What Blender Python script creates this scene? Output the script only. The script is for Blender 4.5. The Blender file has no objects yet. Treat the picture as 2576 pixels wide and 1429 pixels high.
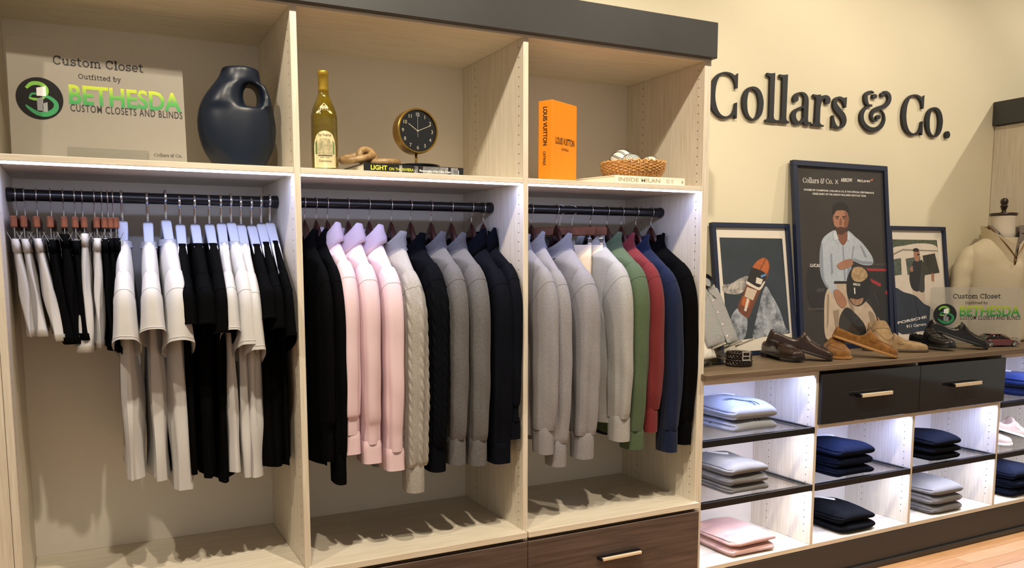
import bpy, bmesh, math, random
import numpy as np
from mathutils import Matrix, Vector
PI = math.pi
random.seed(7)
SC = bpy.context.scene
COL = SC.collection

# ------------------------------------------------------------------ camera
CAM = np.array([0.0, -2.906, 1.41])
YAW, PITCH, ROLL = [math.radians(v) for v in (25.637, -6.0556, -0.3155)]
FPX, PX, PY = 2001.86, 1188.30, 874.87          # focal length and principal point in photo pixels
_f = np.array([math.sin(YAW)*math.cos(PITCH), math.cos(YAW)*math.cos(PITCH), math.sin(PITCH)])
_r = np.array([math.cos(YAW), -math.sin(YAW), 0.0]); _u = np.cross(_r, _f)
_r, _u = math.cos(ROLL)*_r+math.sin(ROLL)*_u, -math.sin(ROLL)*_r+math.cos(ROLL)*_u
cd = bpy.data.cameras.new('camera'); cam = bpy.data.objects.new('camera', cd); COL.objects.link(cam)
mw = Matrix.Identity(4)
for i in range(3):
    mw[i][0], mw[i][1], mw[i][2], mw[i][3] = _r[i], _u[i], -_f[i], CAM[i]
cam.matrix_world = mw
cd.sensor_fit = 'HORIZONTAL'; cd.sensor_width = 36.0
cd.lens = FPX/2576*36.0
cd.shift_x = (1288.0-PX)/2576; cd.shift_y = (PY-714.5)/2576
cd.clip_start = 0.05; cd.clip_end = 60
SC.camera = cam

def at(u, v, ax, val):
    """survey helper: the point of the plane x/y/z = val seen at photo pixel (u, v)"""
    d = _f+(u-PX)/FPX*_r-(v-PY)/FPX*_u
    i = 'xyz'.index(ax); t = (val-CAM[i])/d[i]
    return CAM+t*d

# ------------------------------------------------------------------ world, exposure
SC.view_settings.view_transform = 'Standard'; SC.view_settings.look = 'None'
SC.view_settings.gamma = 1.0; SC.view_settings.exposure = 0.0; SC.view_settings.use_curve_mapping = False
wd = bpy.data.worlds.new('shop_ambience'); SC.world = wd; wd.use_nodes = True
bg = wd.node_tree.nodes['Background']; bg.inputs[0].default_value = (0.68, 0.62, 0.54, 1); bg.inputs[1].default_value = 0.58
try:
    SC.cycles.use_denoising = True; SC.cycles.max_bounces = 8; SC.cycles.diffuse_bounces = 4
    SC.cycles.sample_clamp_indirect = 4.0
except Exception:
    pass

# ------------------------------------------------------------------ ceiling track spots (the shop's lamps)
WARM = (1.0, 0.875, 0.69)
def spot(x, y, z, tx, ty, tz, power, ang=84, col=WARM, rad=0.03):
    l = bpy.data.lights.new('track_spot_lamp', 'SPOT'); l.energy = power; l.color = col
    l.spot_size = math.radians(ang); l.spot_blend = 0.6; l.shadow_soft_size = rad
    o = bpy.data.objects.new('track_spot_lamp', l); COL.objects.link(o); o.location = (x, y, z)
    o.rotation_euler = (Vector((tx, ty, tz))-Vector((x, y, z))).to_track_quat('-Z', 'Y').to_euler()
    return o
for (x, y, tx, tz, pw) in [(-1.1, -1.75, -0.3, 0.9, 86), (0.15, -1.85, 0.5, 0.85, 92), (1.05, -1.75, 1.6, 0.9, 122),
                       (2.5, -1.75, 2.7, 1.7, 61), (3.6, -1.75, 3.5, 1.7, 58), (5.65, -1.5, 4.6, 1.6, 66)]:
    spot(x, y, 3.45, tx, -0.25, tz, pw*1.55)

# ------------------------------------------------------------------ helpers
def lin(h):
    if isinstance(h, str):
        h = [int(h[i:i+2], 16)/255 for i in (0, 2, 4)]
        return tuple(c/12.92 if c <= .04045 else ((c+.055)/1.055)**2.4 for c in h)
    return tuple(h)

MATS = {}
def mat(name, col, rough=.6, metal=0., spec=.5, var=0., vscale=30., stretch=(1, 1, 1), bump=0., bscale=200., bstretch=None,
        col2=None, coat=0., emit=None, estr=0., alpha=None, sheen=0., detail=3.):
    if name in MATS: return MATS[name]
    m = bpy.data.materials.new(name); m.use_nodes = True; MATS[name] = m
    nt = m.node_tree; b = nt.nodes['Principled BSDF']
    c = lin(col); b.inputs['Base Color'].default_value = (*c, 1)
    b.inputs['Roughness'].default_value = rough; b.inputs['Metallic'].default_value = metal
    b.inputs['Specular IOR Level'].default_value = spec
    if coat: b.inputs['Coat Weight'].default_value = coat; b.inputs['Coat Roughness'].default_value = .05
    if sheen: b.inputs['Sheen Weight'].default_value = sheen
    if emit is not None:
        b.inputs['Emission Color'].default_value = (*lin(emit), 1); b.inputs['Emission Strength'].default_value = estr
    tc = nt.nodes.new('ShaderNodeTexCoord')
    if var or col2:
        mp = nt.nodes.new('ShaderNodeMapping'); mp.inputs['Scale'].default_value = stretch
        nt.links.new(tc.outputs['Object'], mp.inputs[0])
        nz = nt.nodes.new('ShaderNodeTexNoise'); nz.inputs['Scale'].default_value = vscale; nz.inputs['Detail'].default_value = detail
        nz.inputs['Roughness'].default_value = .65
        nt.links.new(mp.outputs[0], nz.inputs['Vector'])
        cr = nt.nodes.new('ShaderNodeValToRGB'); cr.color_ramp.elements[0].position = .33; cr.color_ramp.elements[1].position = .67
        c2 = lin(col2) if col2 else tuple(min(1, x*(1+var)) for x in c)
        c1 = c if col2 else tuple(x*(1-var) for x in c)
        cr.color_ramp.elements[0].color = (*c1, 1); cr.color_ramp.elements[1].color = (*c2, 1)
        nt.links.new(nz.outputs['Fac'], cr.inputs[0]); nt.links.new(cr.outputs[0], b.inputs['Base Color'])
    if bump:
        mp2 = nt.nodes.new('ShaderNodeMapping'); mp2.inputs['Scale'].default_value = bstretch or (1, 1, 1)
        nt.links.new(tc.outputs['Object'], mp2.inputs[0])
        n2 = nt.nodes.new('ShaderNodeTexNoise'); n2.inputs['Scale'].default_value = bscale; n2.inputs['Detail'].default_value = 2
        nt.links.new(mp2.outputs[0], n2.inputs['Vector'])
        bp = nt.nodes.new('ShaderNodeBump'); bp.inputs['Strength'].default_value = bump; bp.inputs['Distance'].default_value = .002
        nt.links.new(n2.outputs['Fac'], bp.inputs['Height']); nt.links.new(bp.outputs[0], b.inputs['Normal'])
    return m

def glassmat(name, tint=(1, 1, 1), refl=1.0, ior=1.5):
    if name in MATS: return MATS[name]
    m = bpy.data.materials.new(name); m.use_nodes = True; MATS[name] = m
    nt = m.node_tree; nt.nodes.clear()
    out = nt.nodes.new('ShaderNodeOutputMaterial'); mx = nt.nodes.new('ShaderNodeMixShader')
    tr = nt.nodes.new('ShaderNodeBsdfTransparent'); tr.inputs[0].default_value = (*tint, 1)
    gl = nt.nodes.new('ShaderNodeBsdfGlossy'); gl.inputs['Roughness'].default_value = .02; gl.inputs[0].default_value = (1, 1, 1, 1)
    lw = nt.nodes.new('ShaderNodeLayerWeight'); pw = nt.nodes.new('ShaderNodeMath'); pw.operation = 'POWER'; pw.inputs[1].default_value = 5.5
    nt.links.new(lw.outputs['Facing'], pw.inputs[0])
    fr = nt.nodes.new('ShaderNodeMath'); fr.operation = 'MULTIPLY_ADD'; fr.inputs[1].default_value = .9; fr.inputs[2].default_value = .045; nt.links.new(pw.outputs[0], fr.inputs[0])
    mu = nt.nodes.new('ShaderNodeMath'); mu.operation = 'MULTIPLY'; mu.inputs[1].default_value = refl
    nt.links.new(fr.outputs[0], mu.inputs[0]); nt.links.new(mu.outputs[0], mx.inputs[0])
    nt.links.new(tr.outputs[0], mx.inputs[1]); nt.links.new(gl.outputs[0], mx.inputs[2]); nt.links.new(mx.outputs[0], out.inputs[0])
    return m

def mesh(name, V, Fc, smooth=False):
    me = bpy.data.meshes.new(name); me.from_pydata([tuple(map(float, v)) for v in V], [], [tuple(f) for f in Fc]); me.validate()
    bm = bmesh.new(); bm.from_mesh(me); bmesh.ops.recalc_face_normals(bm, faces=bm.faces); bm.to_mesh(me); bm.free()
    if smooth:
        for p in me.polygons: p.use_smooth = True
    return me

def link(name, me, m, parent=None, local=False, mats=None):
    o = bpy.data.objects.new(name, me); COL.objects.link(o)
    if me is not None and not me.materials:
        for q in (mats or [m]): me.materials.append(q)
    if parent is not None:
        o.parent = parent
        if not local: o.matrix_parent_inverse = parent.get('_m') and Matrix([list(r) for r in parent['_m']]).inverted() or Matrix.Translation(parent.location).inverted()
    return o

def obj(name, V, Fc, m, parent=None, smooth=False, local=False, mats=None, sharp=None):
    o = link(name, mesh(name, V, Fc, smooth), m, parent, local, mats)
    if sharp is not None:
        md = o.modifiers.new('es', 'EDGE_SPLIT'); md.split_angle = math.radians(sharp)
    return o

def tag(o, label=None, cat=None, group=None, kind=None):
    if label: o['label'] = label
    if cat: o['category'] = cat
    if group: o['group'] = group
    if kind: o['kind'] = kind
    return o

def thing(name, loc, label, cat, group=None, rz=0., kind=None):
    o = bpy.data.objects.new(name, None); COL.objects.link(o); o.empty_display_size = .05
    o.location = loc; o.rotation_euler = (0, 0, rz)
    return tag(o, label, cat, group, kind)

def struct(o): o['kind'] = 'structure'; return o

def boxg(x0, x1, y0, y1, z0, z1, bev=.0012):
    """box with small chamfers: verts, faces"""
    bm = bmesh.new(); bmesh.ops.create_cube(bm, size=1)
    for v in bm.verts:
        v.co = ((x0+x1)/2+v.co.x*(x1-x0), (y0+y1)/2+v.co.y*(y1-y0), (z0+z1)/2+v.co.z*(z1-z0))
    if bev:
        bmesh.ops.bevel(bm, geom=bm.edges[:], offset=min(bev, .3*min(abs(x1-x0), abs(y1-y0), abs(z1-z0))), segments=1, affect='EDGES', clamp_overlap=True)
    bm.verts.index_update(); V = [v.co[:] for v in bm.verts]; Fc = [[v.index for v in f.verts] for f in bm.faces]; bm.free()
    return V, Fc

def box(name, x0, x1, y0, y1, z0, z1, m, parent=None, bev=.0012, local=False):
    V, Fc = boxg(x0, x1, y0, y1, z0, z1, bev)
    return obj(name, V, Fc, m, parent, local=local)

def join(*gs):
    V, Fc = [], []
    for v, f in gs:
        n = len(V); V += [tuple(p) for p in v]; Fc += [[i+n for i in q] for q in f]
    return V, Fc

def xf(g, M):
    return [tuple(M @ Vector(v)) for v in g[0]], g[1]

def loft(rings, cap0=False, cap1=False, closed=True):
    n = len(rings[0]); V = [tuple(p) for r in rings for p in r]; Fc = []
    for k in range(len(rings)-1):
        for i in range(n if closed else n-1):
            j = (i+1) % n
            Fc.append([k*n+i, k*n+j, (k+1)*n+j, (k+1)*n+i])
    if cap0: Fc.append(list(range(n))[::-1])
    if cap1: Fc.append([(len(rings)-1)*n+i for i in range(n)])
    return V, Fc

def lathe(prof, seg=32, c=(0, 0, 0), cap=True):
    rings = [[(c[0]+r*math.cos(2*PI*i/seg), c[1]+r*math.sin(2*PI*i/seg), c[2]+z) for i in range(seg)] for r, z in prof]
    return loft(rings, cap, cap)

def cr(pts, n=6, closed=False):
    """catmull-rom through points (any dimension)"""
    P = [np.array(p, float) for p in pts]; out = []; N = len(P)
    rng = range(N if closed else N-1)
    for i in rng:
        p0 = P[(i-1) % N] if closed or i > 0 else 2*P[0]-P[1]
        p1, p2 = P[i], P[(i+1) % N]
        p3 = P[(i+2) % N] if closed or i+2 < N else 2*P[-1]-P[-2]
        for k in range(n):
            t = k/n
            out.append(.5*((2*p1)+(-p0+p2)*t+(2*p0-5*p1+4*p2-p3)*t*t+(-p0+3*p1-3*p2+p3)*t**3))
    if not closed: out.append(P[-1])
    return out

def tubeg(path, rad, seg=10, cap=True, closed=False, sx=1.0):
    P = [np.array(p, float) for p in path]; n = len(P); rings = []
    R = rad if hasattr(rad, '__len__') else [rad]*n
    up = np.array([0, 0, 1.]); prev = None
    for i in range(n):
        if closed: t = P[(i+1) % n]-P[i-1]
        else: t = P[min(i+1, n-1)]-P[max(i-1, 0)]
        t = t/(np.linalg.norm(t)+1e-9)
        if prev is None:
            a = up if abs(t[2]) < .9 else np.array([1., 0, 0])
            a = a-t*(a@t)
        else: a = prev-t*(prev@t)
        a /= np.linalg.norm(a)+1e-9; prev = a; b = np.cross(t, a)
        rings.append([tuple(P[i]+R[i]*(math.cos(2*PI*k/seg)*a*sx+math.sin(2*PI*k/seg)*b)) for k in range(seg)])
    if closed: rings.append(rings[0])
    return loft(rings, cap and not closed, cap and not closed)

def tri_poly(outer, holes=(), f=None, depth=0.):
    """flat polygon (2D lists) with holes -> verts, faces in 3D through f(a, b, d); extruded by depth"""
    bm = bmesh.new(); es = []
    for lp in [outer]+list(holes):
        vs = [bm.verts.new((p[0], p[1], 0)) for p in lp]
        es += [bm.edges.new((vs[i], vs[(i+1) % len(vs)])) for i in range(len(vs))]
    bmesh.ops.triangle_fill(bm, use_beauty=True, use_dissolve=False, edges=es)
    bm.verts.index_update()
    V2 = [(v.co.x, v.co.y) for v in bm.verts]; T = [[v.index for v in q.verts] for q in bm.faces]; bm.free()
    if f is None: f = lambda a, b, d: (a, b, d)
    V = [f(a, b, 0) for a, b in V2]
    if not depth: return V, T
    n = len(V); V += [f(a, b, depth) for a, b in V2]; Fc = T+[[i+n for i in reversed(q)] for q in T]
    k = 0
    for lp in [outer]+list(holes):
        m = len(lp)
        for i in range(m): Fc.append([k+i, k+(i+1) % m, n+k+(i+1) % m, n+k+i])
        k += m
    return V, Fc

def dup(root, loc, rz=0., label=None, group=None):
    r = root.copy(); COL.objects.link(r); r.location = loc; r.rotation_euler = (0, 0, rz)
    if label: r['label'] = label
    if group: r['group'] = group
    for ch in list(root.children):
        c = ch.copy(); COL.objects.link(c); c.parent = r
        for g in ch.children:
            d = g.copy(); COL.objects.link(d); d.parent = c
    return r

def textg(body, size, width=None, bold=0., align='LEFT', extrude=0., space=1.0):
    cu = bpy.data.curves.new('lettering', 'FONT'); cu.body = body; cu.size = size; cu.offset = bold; cu.extrude = extrude
    cu.space_character = space; cu.resolution_u = 3; cu.align_x = align
    o = bpy.data.objects.new('lettering', cu); COL.objects.link(o)
    dg = bpy.context.evaluated_depsgraph_get()
    me = bpy.data.meshes.new_from_object(o.evaluated_get(dg))
    V = [v.co[:] for v in me.vertices]; Fc = [list(p.vertices) for p in me.polygons]
    bpy.data.objects.remove(o); bpy.data.curves.remove(cu); bpy.data.meshes.remove(me)
    if width:
        xs = [v[0] for v in V]; k = width/(max(xs)-min(xs)); x0 = min(xs)
        c = {'LEFT': 0, 'CENTER': -width/2, 'RIGHT': -width}[align]
        V = [((v[0]-x0)*k+c, v[1], v[2]) for v in V]
    return V, Fc

def plane_frame(o, ex, ey):
    """matrix with x along ex, y along ey, z = normal, origin o"""
    ex = Vector(ex).normalized(); ey = Vector(ey).normalized(); ez = ex.cross(ey)
    M = Matrix.Identity(4)
    for i in range(3): M[i][0], M[i][1], M[i][2], M[i][3] = ex[i], ey[i], ez[i], o[i]
    return M
# ------------------------------------------------------------------ materials of the fittings
WV = mat('ash_laminate_upright', 'd0c5b0', .5, var=.0, col2='e6dece', vscale=16, stretch=(9, 9, .35), bump=.05, bscale=90, bstretch=(6, 6, .3), detail=6)
WH = mat('ash_laminate_level', 'd0c5b0', .5, col2='e6dece', vscale=16, stretch=(.35, 9, 9), bump=.05, bscale=90, bstretch=(.3, 6, 6), detail=6)
WHITEB = mat('white_back_board', 'e9e2d6', .6, var=.02, vscale=3)
CROWN = mat('charcoal_crown', '3a3b3c', .45, var=.08, vscale=2.5, bump=.05, bscale=400)
WALNUT = mat('walnut_laminate', '41342d', .45, col2='63524a', vscale=5, stretch=(.8, 8, 14), bump=.05, bscale=60, bstretch=(.5, 6, 6), detail=8)
COUNTER = mat('grey_brown_worktop', '5d4c3b', .5, col2='7d6b55', vscale=9, stretch=(.35, 9, 9), bump=.04, bscale=70, bstretch=(.4, 6, 6), detail=7)
GLOSS = mat('charcoal_gloss_lacquer', '1b1d1f', .08, spec=.4, coat=.4)
PLINTH = mat('plinth_charcoal', '2e2d2c', .5, var=.05)
BLACKM = mat('black_metal', '0d0e12', .32, spec=.5)
CHAMP = mat('champagne_metal', 'ead8ba', .4, metal=.15)
DARKHOLE = mat('pin_hole_dark', '2b241b', .8)
WALLM = mat('cream_wall_paint', 'e3dbc0', .75, var=.015, vscale=2, bump=.05, bscale=300)
LEDM = mat('led_strip_glow', 'ffffff', .5, emit=(.72, .78, 1.0), estr=14.0)
LEDN = mat('neutral_led_strip', 'ffffff', .5, emit=(1.0, .93, .95), estr=5.0)
CEILM = mat('white_ceiling', 'e8e2d6', .8)

# ------------------------------------------------------------------ room
struct(box('wall_back', -5, 9, 0.0, .1, 0, 3.6, WALLM, bev=0))
struct(box('ceiling', -5, 9, -6.5, .1, 3.6, 3.7, CEILM, bev=0))
FLOORM = mat('floor_wood_far', 'b98a56', .35, col2='d2a571', vscale=4, stretch=(.5, 8, 1), detail=5)
fl = struct(box('floor', -5, 9, -6.5, .1, -.05, -.006, FLOORM, bev=0))
PLK = [mat('floor_plank_%d' % i, c, .33, col2=d, vscale=5, stretch=(1.0, 14, 1), detail=6, bump=.03, bscale=40, bstretch=(1, 10, 1))
       for i, (c, d) in enumerate([('b98754', 'c99a66'), ('bd8c59', 'cd9f6c'), ('b5834f', 'c69661'), ('c0905e', 'd0a370')])]
rp = random.Random(3)
pg = {}
for r in range(14):
    x = 2.0-rp.random()*.9; y0 = -.50-.083*(r+1)
    while x < 6.0:
        L = rp.choice([.55, .7, .85, 1.0]); key = (L, rp.randrange(4))
        if key not in pg:
            pg[key] = mesh('plank', *boxg(0, L-.0015, 0, .0815, -.006, 0, .0008)); pg[key].materials.append(PLK[key[1]])
        o = bpy.data.objects.new('plank', pg[key]); COL.objects.link(o); o.parent = fl; o.location = (x, y0, rp.uniform(-.0004, .0004)); x += L

# ------------------------------------------------------------------ tall closet unit with three bays
FY, BY = -.5, -.01                     # front plane and back of the closet
Z_T, Z_S, Z_U, Z_F = 2.161, 1.698, 1.6805, .461
LX, D1, D2, EX = (-.219, -.1994), (.568, .5878), (1.3507, 1.3704), (2.1334, 2.1525)
BAYS = [(LX[1], D1[0]), (D1[1], D2[0]), (D2[1], EX[0])]
tall = thing('closet_unit', (.95, -.25, 0), 'tall pale ash closet with three bays, charcoal crown and black hanging rods', 'closet')
def up(name, x0, x1, y0=FY, y1=BY, z0=0., z1=Z_T, m=None): return box(name, x0, x1, y0, y1, z0, z1, m or WV, tall)
up('side_panel', *LX); up('side_panel', *EX); up('divider_panel', *D1); up('divider_panel', *D2)
up('filler_panel', -.60, LX[0]-.0012, FY+.002, FY+.02)
up('filler_strip', EX[1]+.0006, EX[1]+.0125, FY, BY, .9704, Z_T)
box('top_board', -.62, EX[1]+.0125, FY, BY, Z_T, Z_T+.025, WH, tall)
box('crown_board', -.9, EX[1]+.0187, FY-.025, -.002, Z_T+.009, Z_T+.139, CROWN, tall, bev=.002)
def holes(name, x, y, z0, z1, par, side=-1):
    gs = []
    z = z0
    while z < z1:
        gs.append(([(x+side*.0003, y+.0025*math.cos(a*PI/4), z+.0025*math.sin(a*PI/4)) for a in range(8)], [list(range(8))])); z += .032
    o = obj(name, *join(*gs), DARKHOLE, par); o['kind'] = 'stuff'; return o
for x in (D1[0], D2[0], EX[0]):
    for y in (FY+.032, FY+.371):
        holes('pin_hole_row', x, y, Z_F+.03, Z_U-.02, tall); holes('pin_hole_row', x, y, Z_S+.02, Z_T-.02, tall)
holes('pin_hole_row', LX[1], FY+.032, Z_F+.03, Z_U-.02, tall, 1)
def ledlight(name, x0, x1, y, z, power, w=.01, col=(.36, .46, 1.0)):
    l = bpy.data.lights.new(name, 'AREA'); l.shape = 'RECTANGLE'; l.size = x1-x0; l.size_y = w; l.energy = power; l.color = col
    o = bpy.data.objects.new(name, l); COL.objects.link(o); o.location = ((x0+x1)/2, y, z); return o
def rod(x0, x1, par):
    y, z = -.262, 1.612
    r = obj('hanging_rod', *tubeg([(x0, y, z), (x1, y, z)], .0165, 20), BLACKM, par, smooth=True, sharp=40)
    for xx, s in ((x0, 1), (x1, -1)):
        p = [(.0165, .045), (.0185, .044), (.0185, .016), (.0205, .015), (.0205, .003), (.0195, 0)]
        g = lathe([(a, b) for a, b in p], 24)
        V = [(xx+s*v[2], y+v[0], z+v[1]) for v in g[0]]
        obj('rod_flange', V, g[1], BLACKM, r, smooth=True, sharp=40)
for bi, (x0, x1) in enumerate(BAYS):
    box('shelf', x0+.0006, x1-.0006, FY, BY-.006, Z_U, Z_S, WH, tall)
    box('back_board', x0, x1, BY-.006, BY, Z_F, Z_T, WHITEB, tall, bev=0)
    box('bottom_shelf', x0-.008 if bi else x0, x1+.006, FY-.022, BY-.006, Z_F-.022, Z_F, WH, tall) if bi else box('bottom_shelf', x0+.0006, x1-.0006, FY, BY-.006, Z_F-.022, Z_F, WH, tall)
    rod(x0+.0005, x1-.0005, tall)
    strip = box('led_strip', x0+.006, x1-.006, FY+.012, FY+.024, Z_U-.0055, Z_U-.0005, LEDM, tall, bev=0)
    ledlight('shelf_led_lamp', x0+.01, x1-.01, FY+.018, Z_U-.0065, 1.4)
def bar_handle(name, x0, x1, y, z, par, h=.011, d=.032):
    """champagne bar on two black feet, in front of plane y"""
    hb = box(name, x0, x1, y-d, y-d+.010, z-h/2, z+h/2, CHAMP, par, bev=.0015)
    g = [boxg(x0+.0-.008, x1+.008, y-d+.0101, y-.0005, z+h/2-.004, z+h/2, .0008)]
    for xx in (x0-.008, x1): g.append(boxg(xx, xx+.008, y-d+.002, y-.0005, z-h/2, z+h/2-.0041, .0008))
    obj('handle_bracket', *join(*g), BLACKM, hb)
    return hb
for bi in (1, 2):
    x0, x1 = BAYS[bi]
    dr = box('drawer', x0-.009, x1+.009, FY-.019, FY-.0005, .16, Z_F-.036, WALNUT, tall, bev=.002)
    xc = (x0+x1)/2
    bar_handle('handle', xc-.088, xc+.088, FY-.019, .316, dr)
    box('kick_board', x0, x1, FY+.03, FY+.045, 0, .15, PLINTH, tall)
    box('drawer_carcass', x0+.001, x1-.001, FY+.002, BY-.02, .15, Z_F-.05, WH, tall)
box('drawer_carcass', BAYS[0][0]+.001, BAYS[0][1]-.001, FY+.002, BY-.02, .05, Z_F-.03, WH, tall)

# ------------------------------------------------------------------ low unit: open shelves, glossy drawers
CX0, CX1 = EX[1]+.0135, 4.716
CTOP, CBOT = .9696, .9466
low = thing('shelf_unit', (3.4, -.25, 0), 'low pale ash shelf unit under the worktop with glass shelves and cool strip lights', 'shelf unit')
top = tag(box('worktop', EX[1]+.0005, CX1-.0005, FY-.0283, -.001, CBOT, CTOP, COUNTER, bev=.0015), 'long grey-brown wood-grain worktop carrying loafers and framed pictures', 'worktop')
DIV = [(EX[1]+.0008, CX0+.0025), (2.789, 2.806), (3.430, 3.447), (4.075, 4.094), (4.700, 4.716)]
CF, CB = .176, -.153                  # floor of the low bays, back board
for k, (a, b) in enumerate(DIV):
    box('side_panel' if k in (0, 4) else 'divider_panel', a, b, FY, CB if k else -.003, CF+.0004 if 0 < k < 4 else .154, CBOT-.0005, WV, low)
    if k:
        for y in (FY+.037, FY+.25): holes('pin_hole_row', a, y, CF+.05, .69 if k in (2, 3) else CBOT-.05, low)
box('floor_board', CX0+.003, DIV[4][0]-.0005, FY, CB, .156, CF, WH, low)
box('back_board', CX0+.003, CX1, CB, CB+.006, .154, CBOT-.001, WHITEB, low, bev=0)
RAIL = .9245
glassm = glassmat('shelf_glass', (.97, .985, .98), .7)
def gshelf(x0, x1, zt):
    f = thing('x', (0, 0, 0), None, None); bpy.data.objects.remove(f)
    fr = obj('glass_shelf', *join(boxg(x0, x1, FY-.004, FY+.016, zt-.027, zt, .001), boxg(x0, x0+.014, FY+.0161, CB-.002, zt-.016, zt, .0008),
             boxg(x1-.014, x1, FY+.0161, CB-.002, zt-.016, zt, .0008), boxg(x0+.0141, x1-.0141, CB-.014, CB-.002, zt-.016, zt, .0008)), BLACKM, low)
    box('led_strip', x0+.02, x1-.02, FY+.017, FY+.024, zt-.0265, zt-.0235, LEDN, fr, bev=0)
    ledlight('glass_shelf_led_lamp', x0+.02, x1-.02, FY+.0205, zt-.028, 2.1, .007, (.74, .77, 1.0))
    box('glass_pane', x0+.0142, x1-.0142, FY+.0162, CB-.0142, zt-.009, zt-.003, glassm, fr, bev=0)
for k in range(4):
    x0, x1 = DIV[k][1]+.0006, DIV[k+1][0]-.0006
    if k in (0, 3):
        box('top_rail', x0, x1, FY, FY+.018, RAIL, CBOT-.001, WH, low)
        gshelf(x0, x1, .700); gshelf(x0, x1, .446 if k == 0 else .437)
        zl = RAIL
    else:
        box('drawer_shelf', x0, x1, FY, CB-.001, .690, .708, WH, low)
        gshelf(x0, x1, .442); zl = .690
        a = 2.8065 if k == 1 else 3.4425; b = 3.4395 if k == 1 else 4.0845
        dr = box('drawer', a, b, FY-.019, FY-.0005, .711, .931, GLOSS, low, bev=.0015)
        box('drawer_box', x0+.01, x1-.01, FY+.002, CB-.02, .715, .90, WH, low)
        hx = 3.115 if k == 1 else 3.752
        bar_handle('handle', hx-.098, hx+.098, FY-.019, .826, dr, .016, .034)
    box('led_strip', x0+.01, x1-.01, FY+.022, FY+.032, zl-.004 if k not in (0, 3) else CBOT-.006, zl-.0005 if k not in (0, 3) else CBOT-.0015, LEDM, low, bev=0)
    ledlight('low_bay_led_lamp', x0+.01, x1-.01, FY+.027, (zl if k in (1, 2) else CBOT)-.008, 3.2)
box('plinth', CX0, CX1-.001, FY+.0, FY+.018, .02, .153, PLINTH, low, bev=.002)
struct(box('baseboard_front', CX0, CX1-.001, FY-.012, FY-.0005, 0, .028, mat('shoe_moulding', '26282a', .4), bev=.004))

# ------------------------------------------------------------------ second tall unit at the right end
tr = thing('closet_unit', (5.1, -.25, 0), 'tall ash closet end panel under a charcoal crown beyond the dress form', 'closet')
box('side_panel', 4.7165, 4.7365, FY, -.002, 0, 2.17, WV, tr)
box('crown_board', 4.692, 6.2, FY-.025, -.002, 2.175, 2.305, CROWN, tr, bev=.002)
box('divider_panel', 5.5, 5.52, FY, -.002, 0, 2.17, WV, tr)
box('back_board', 4.737, 6.2, -.012, -.004, 0, 2.17, WHITEB, tr, bev=0)
box('shelf', 4.737, 5.4995, FY, -.013, 1.6805, 1.698, WH, tr)
box('shelf', 4.737, 5.4995, FY, -.013, .439, .461, WH, tr)
# ------------------------------------------------------------------ hanging clothes
ROD_Y, ROD_Z = -.262, 1.612
def fabric(name, c, c2=None, knit=0., rough=.9, fine=700.):
    dark = max(lin(c)) < .03
    return mat(name, c, rough, spec=.04 if dark else .15, col2=c2, vscale=420, stretch=(1, 1, .45), detail=4, bump=knit, bscale=fine, bstretch=(1, 1, .5), sheen=0. if dark else .08) if c2 else \
        mat(name, c, rough, spec=.04 if dark else .15, bump=knit, bscale=fine, var=.03, vscale=8)
WHITE_T = fabric('white_jersey', 'c6c5c4'); BLACK_T = fabric('black_jersey', '070708')
PINK = fabric('pink_poplin', 'dfc6cd', rough=.8); PINK_IN = fabric('pink_poplin_facing', 'e2cfd8')
BLACK_S = fabric('black_poplin', '0c0c10', rough=.8); NAVYB = fabric('dark_navy_poplin', '0e1017', rough=.8)
GREYC = fabric('grey_cable_yarn', '918d87', 'b0aca5', .5, fine=300); BLACKC = fabric('black_cable_yarn', '08090d', '0f1116', .5, fine=300)
GREYH = fabric('heather_grey_knit', '555454', '6f6d6e', .3); TAUPE = fabric('heather_taupe_knit', '7d7b7f', '959397', .3)
LGREY = fabric('light_grey_terry', '93928f', 'adaca9', .3); GREEN = fabric('heather_green_knit', '46563d', '56664d', .3)
RED = fabric('heather_red_knit', '672426', '762f32', .3); NAVY = fabric('heather_navy_knit', '111a31', '1a2442', .3); BLACKK = fabric('black_knit', '060607', '0b0b0d', .3)
STITCH = mat('white_seam', 'f4f2ee', .8); PEARL = mat('pearl_button', 'f0dcd6', .3)
CHROME = mat('chrome_wire', 'd9dbe0', .15, metal=1.0); DKWOOD = mat('mahogany_hanger', '2a0f0c', .25, coat=.5, col2='3d1813', vscale=20, stretch=(1, 1, 6))
REDWOOD = mat('cedar_hanger', '57301f', .35, col2='7d4a33', vscale=25, stretch=(8, 1, 1)); WPLAST = mat('white_hanger_plastic', 'eef2fa', .25, coat=.3)

def hook(z0, m=CHROME, r=.0019, flat=1.0):
    """wire hook over the rod; local frame: x across, y along the hanger (front = -y), z from hanger top z0"""
    pts = [(0, 0, z0-ROD_Z), (0, 0, z0-ROD_Z+.02)]
    R = .0195
    a0 = -100
    pts += [(0, -.004, -.028)]
    for a in range(-70, 190, 20):
        pts.append((0, -R*math.cos(math.radians(a)), R*math.sin(math.radians(a))))
    return tubeg(cr(pts, 3), r, 8, sx=flat)

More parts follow.
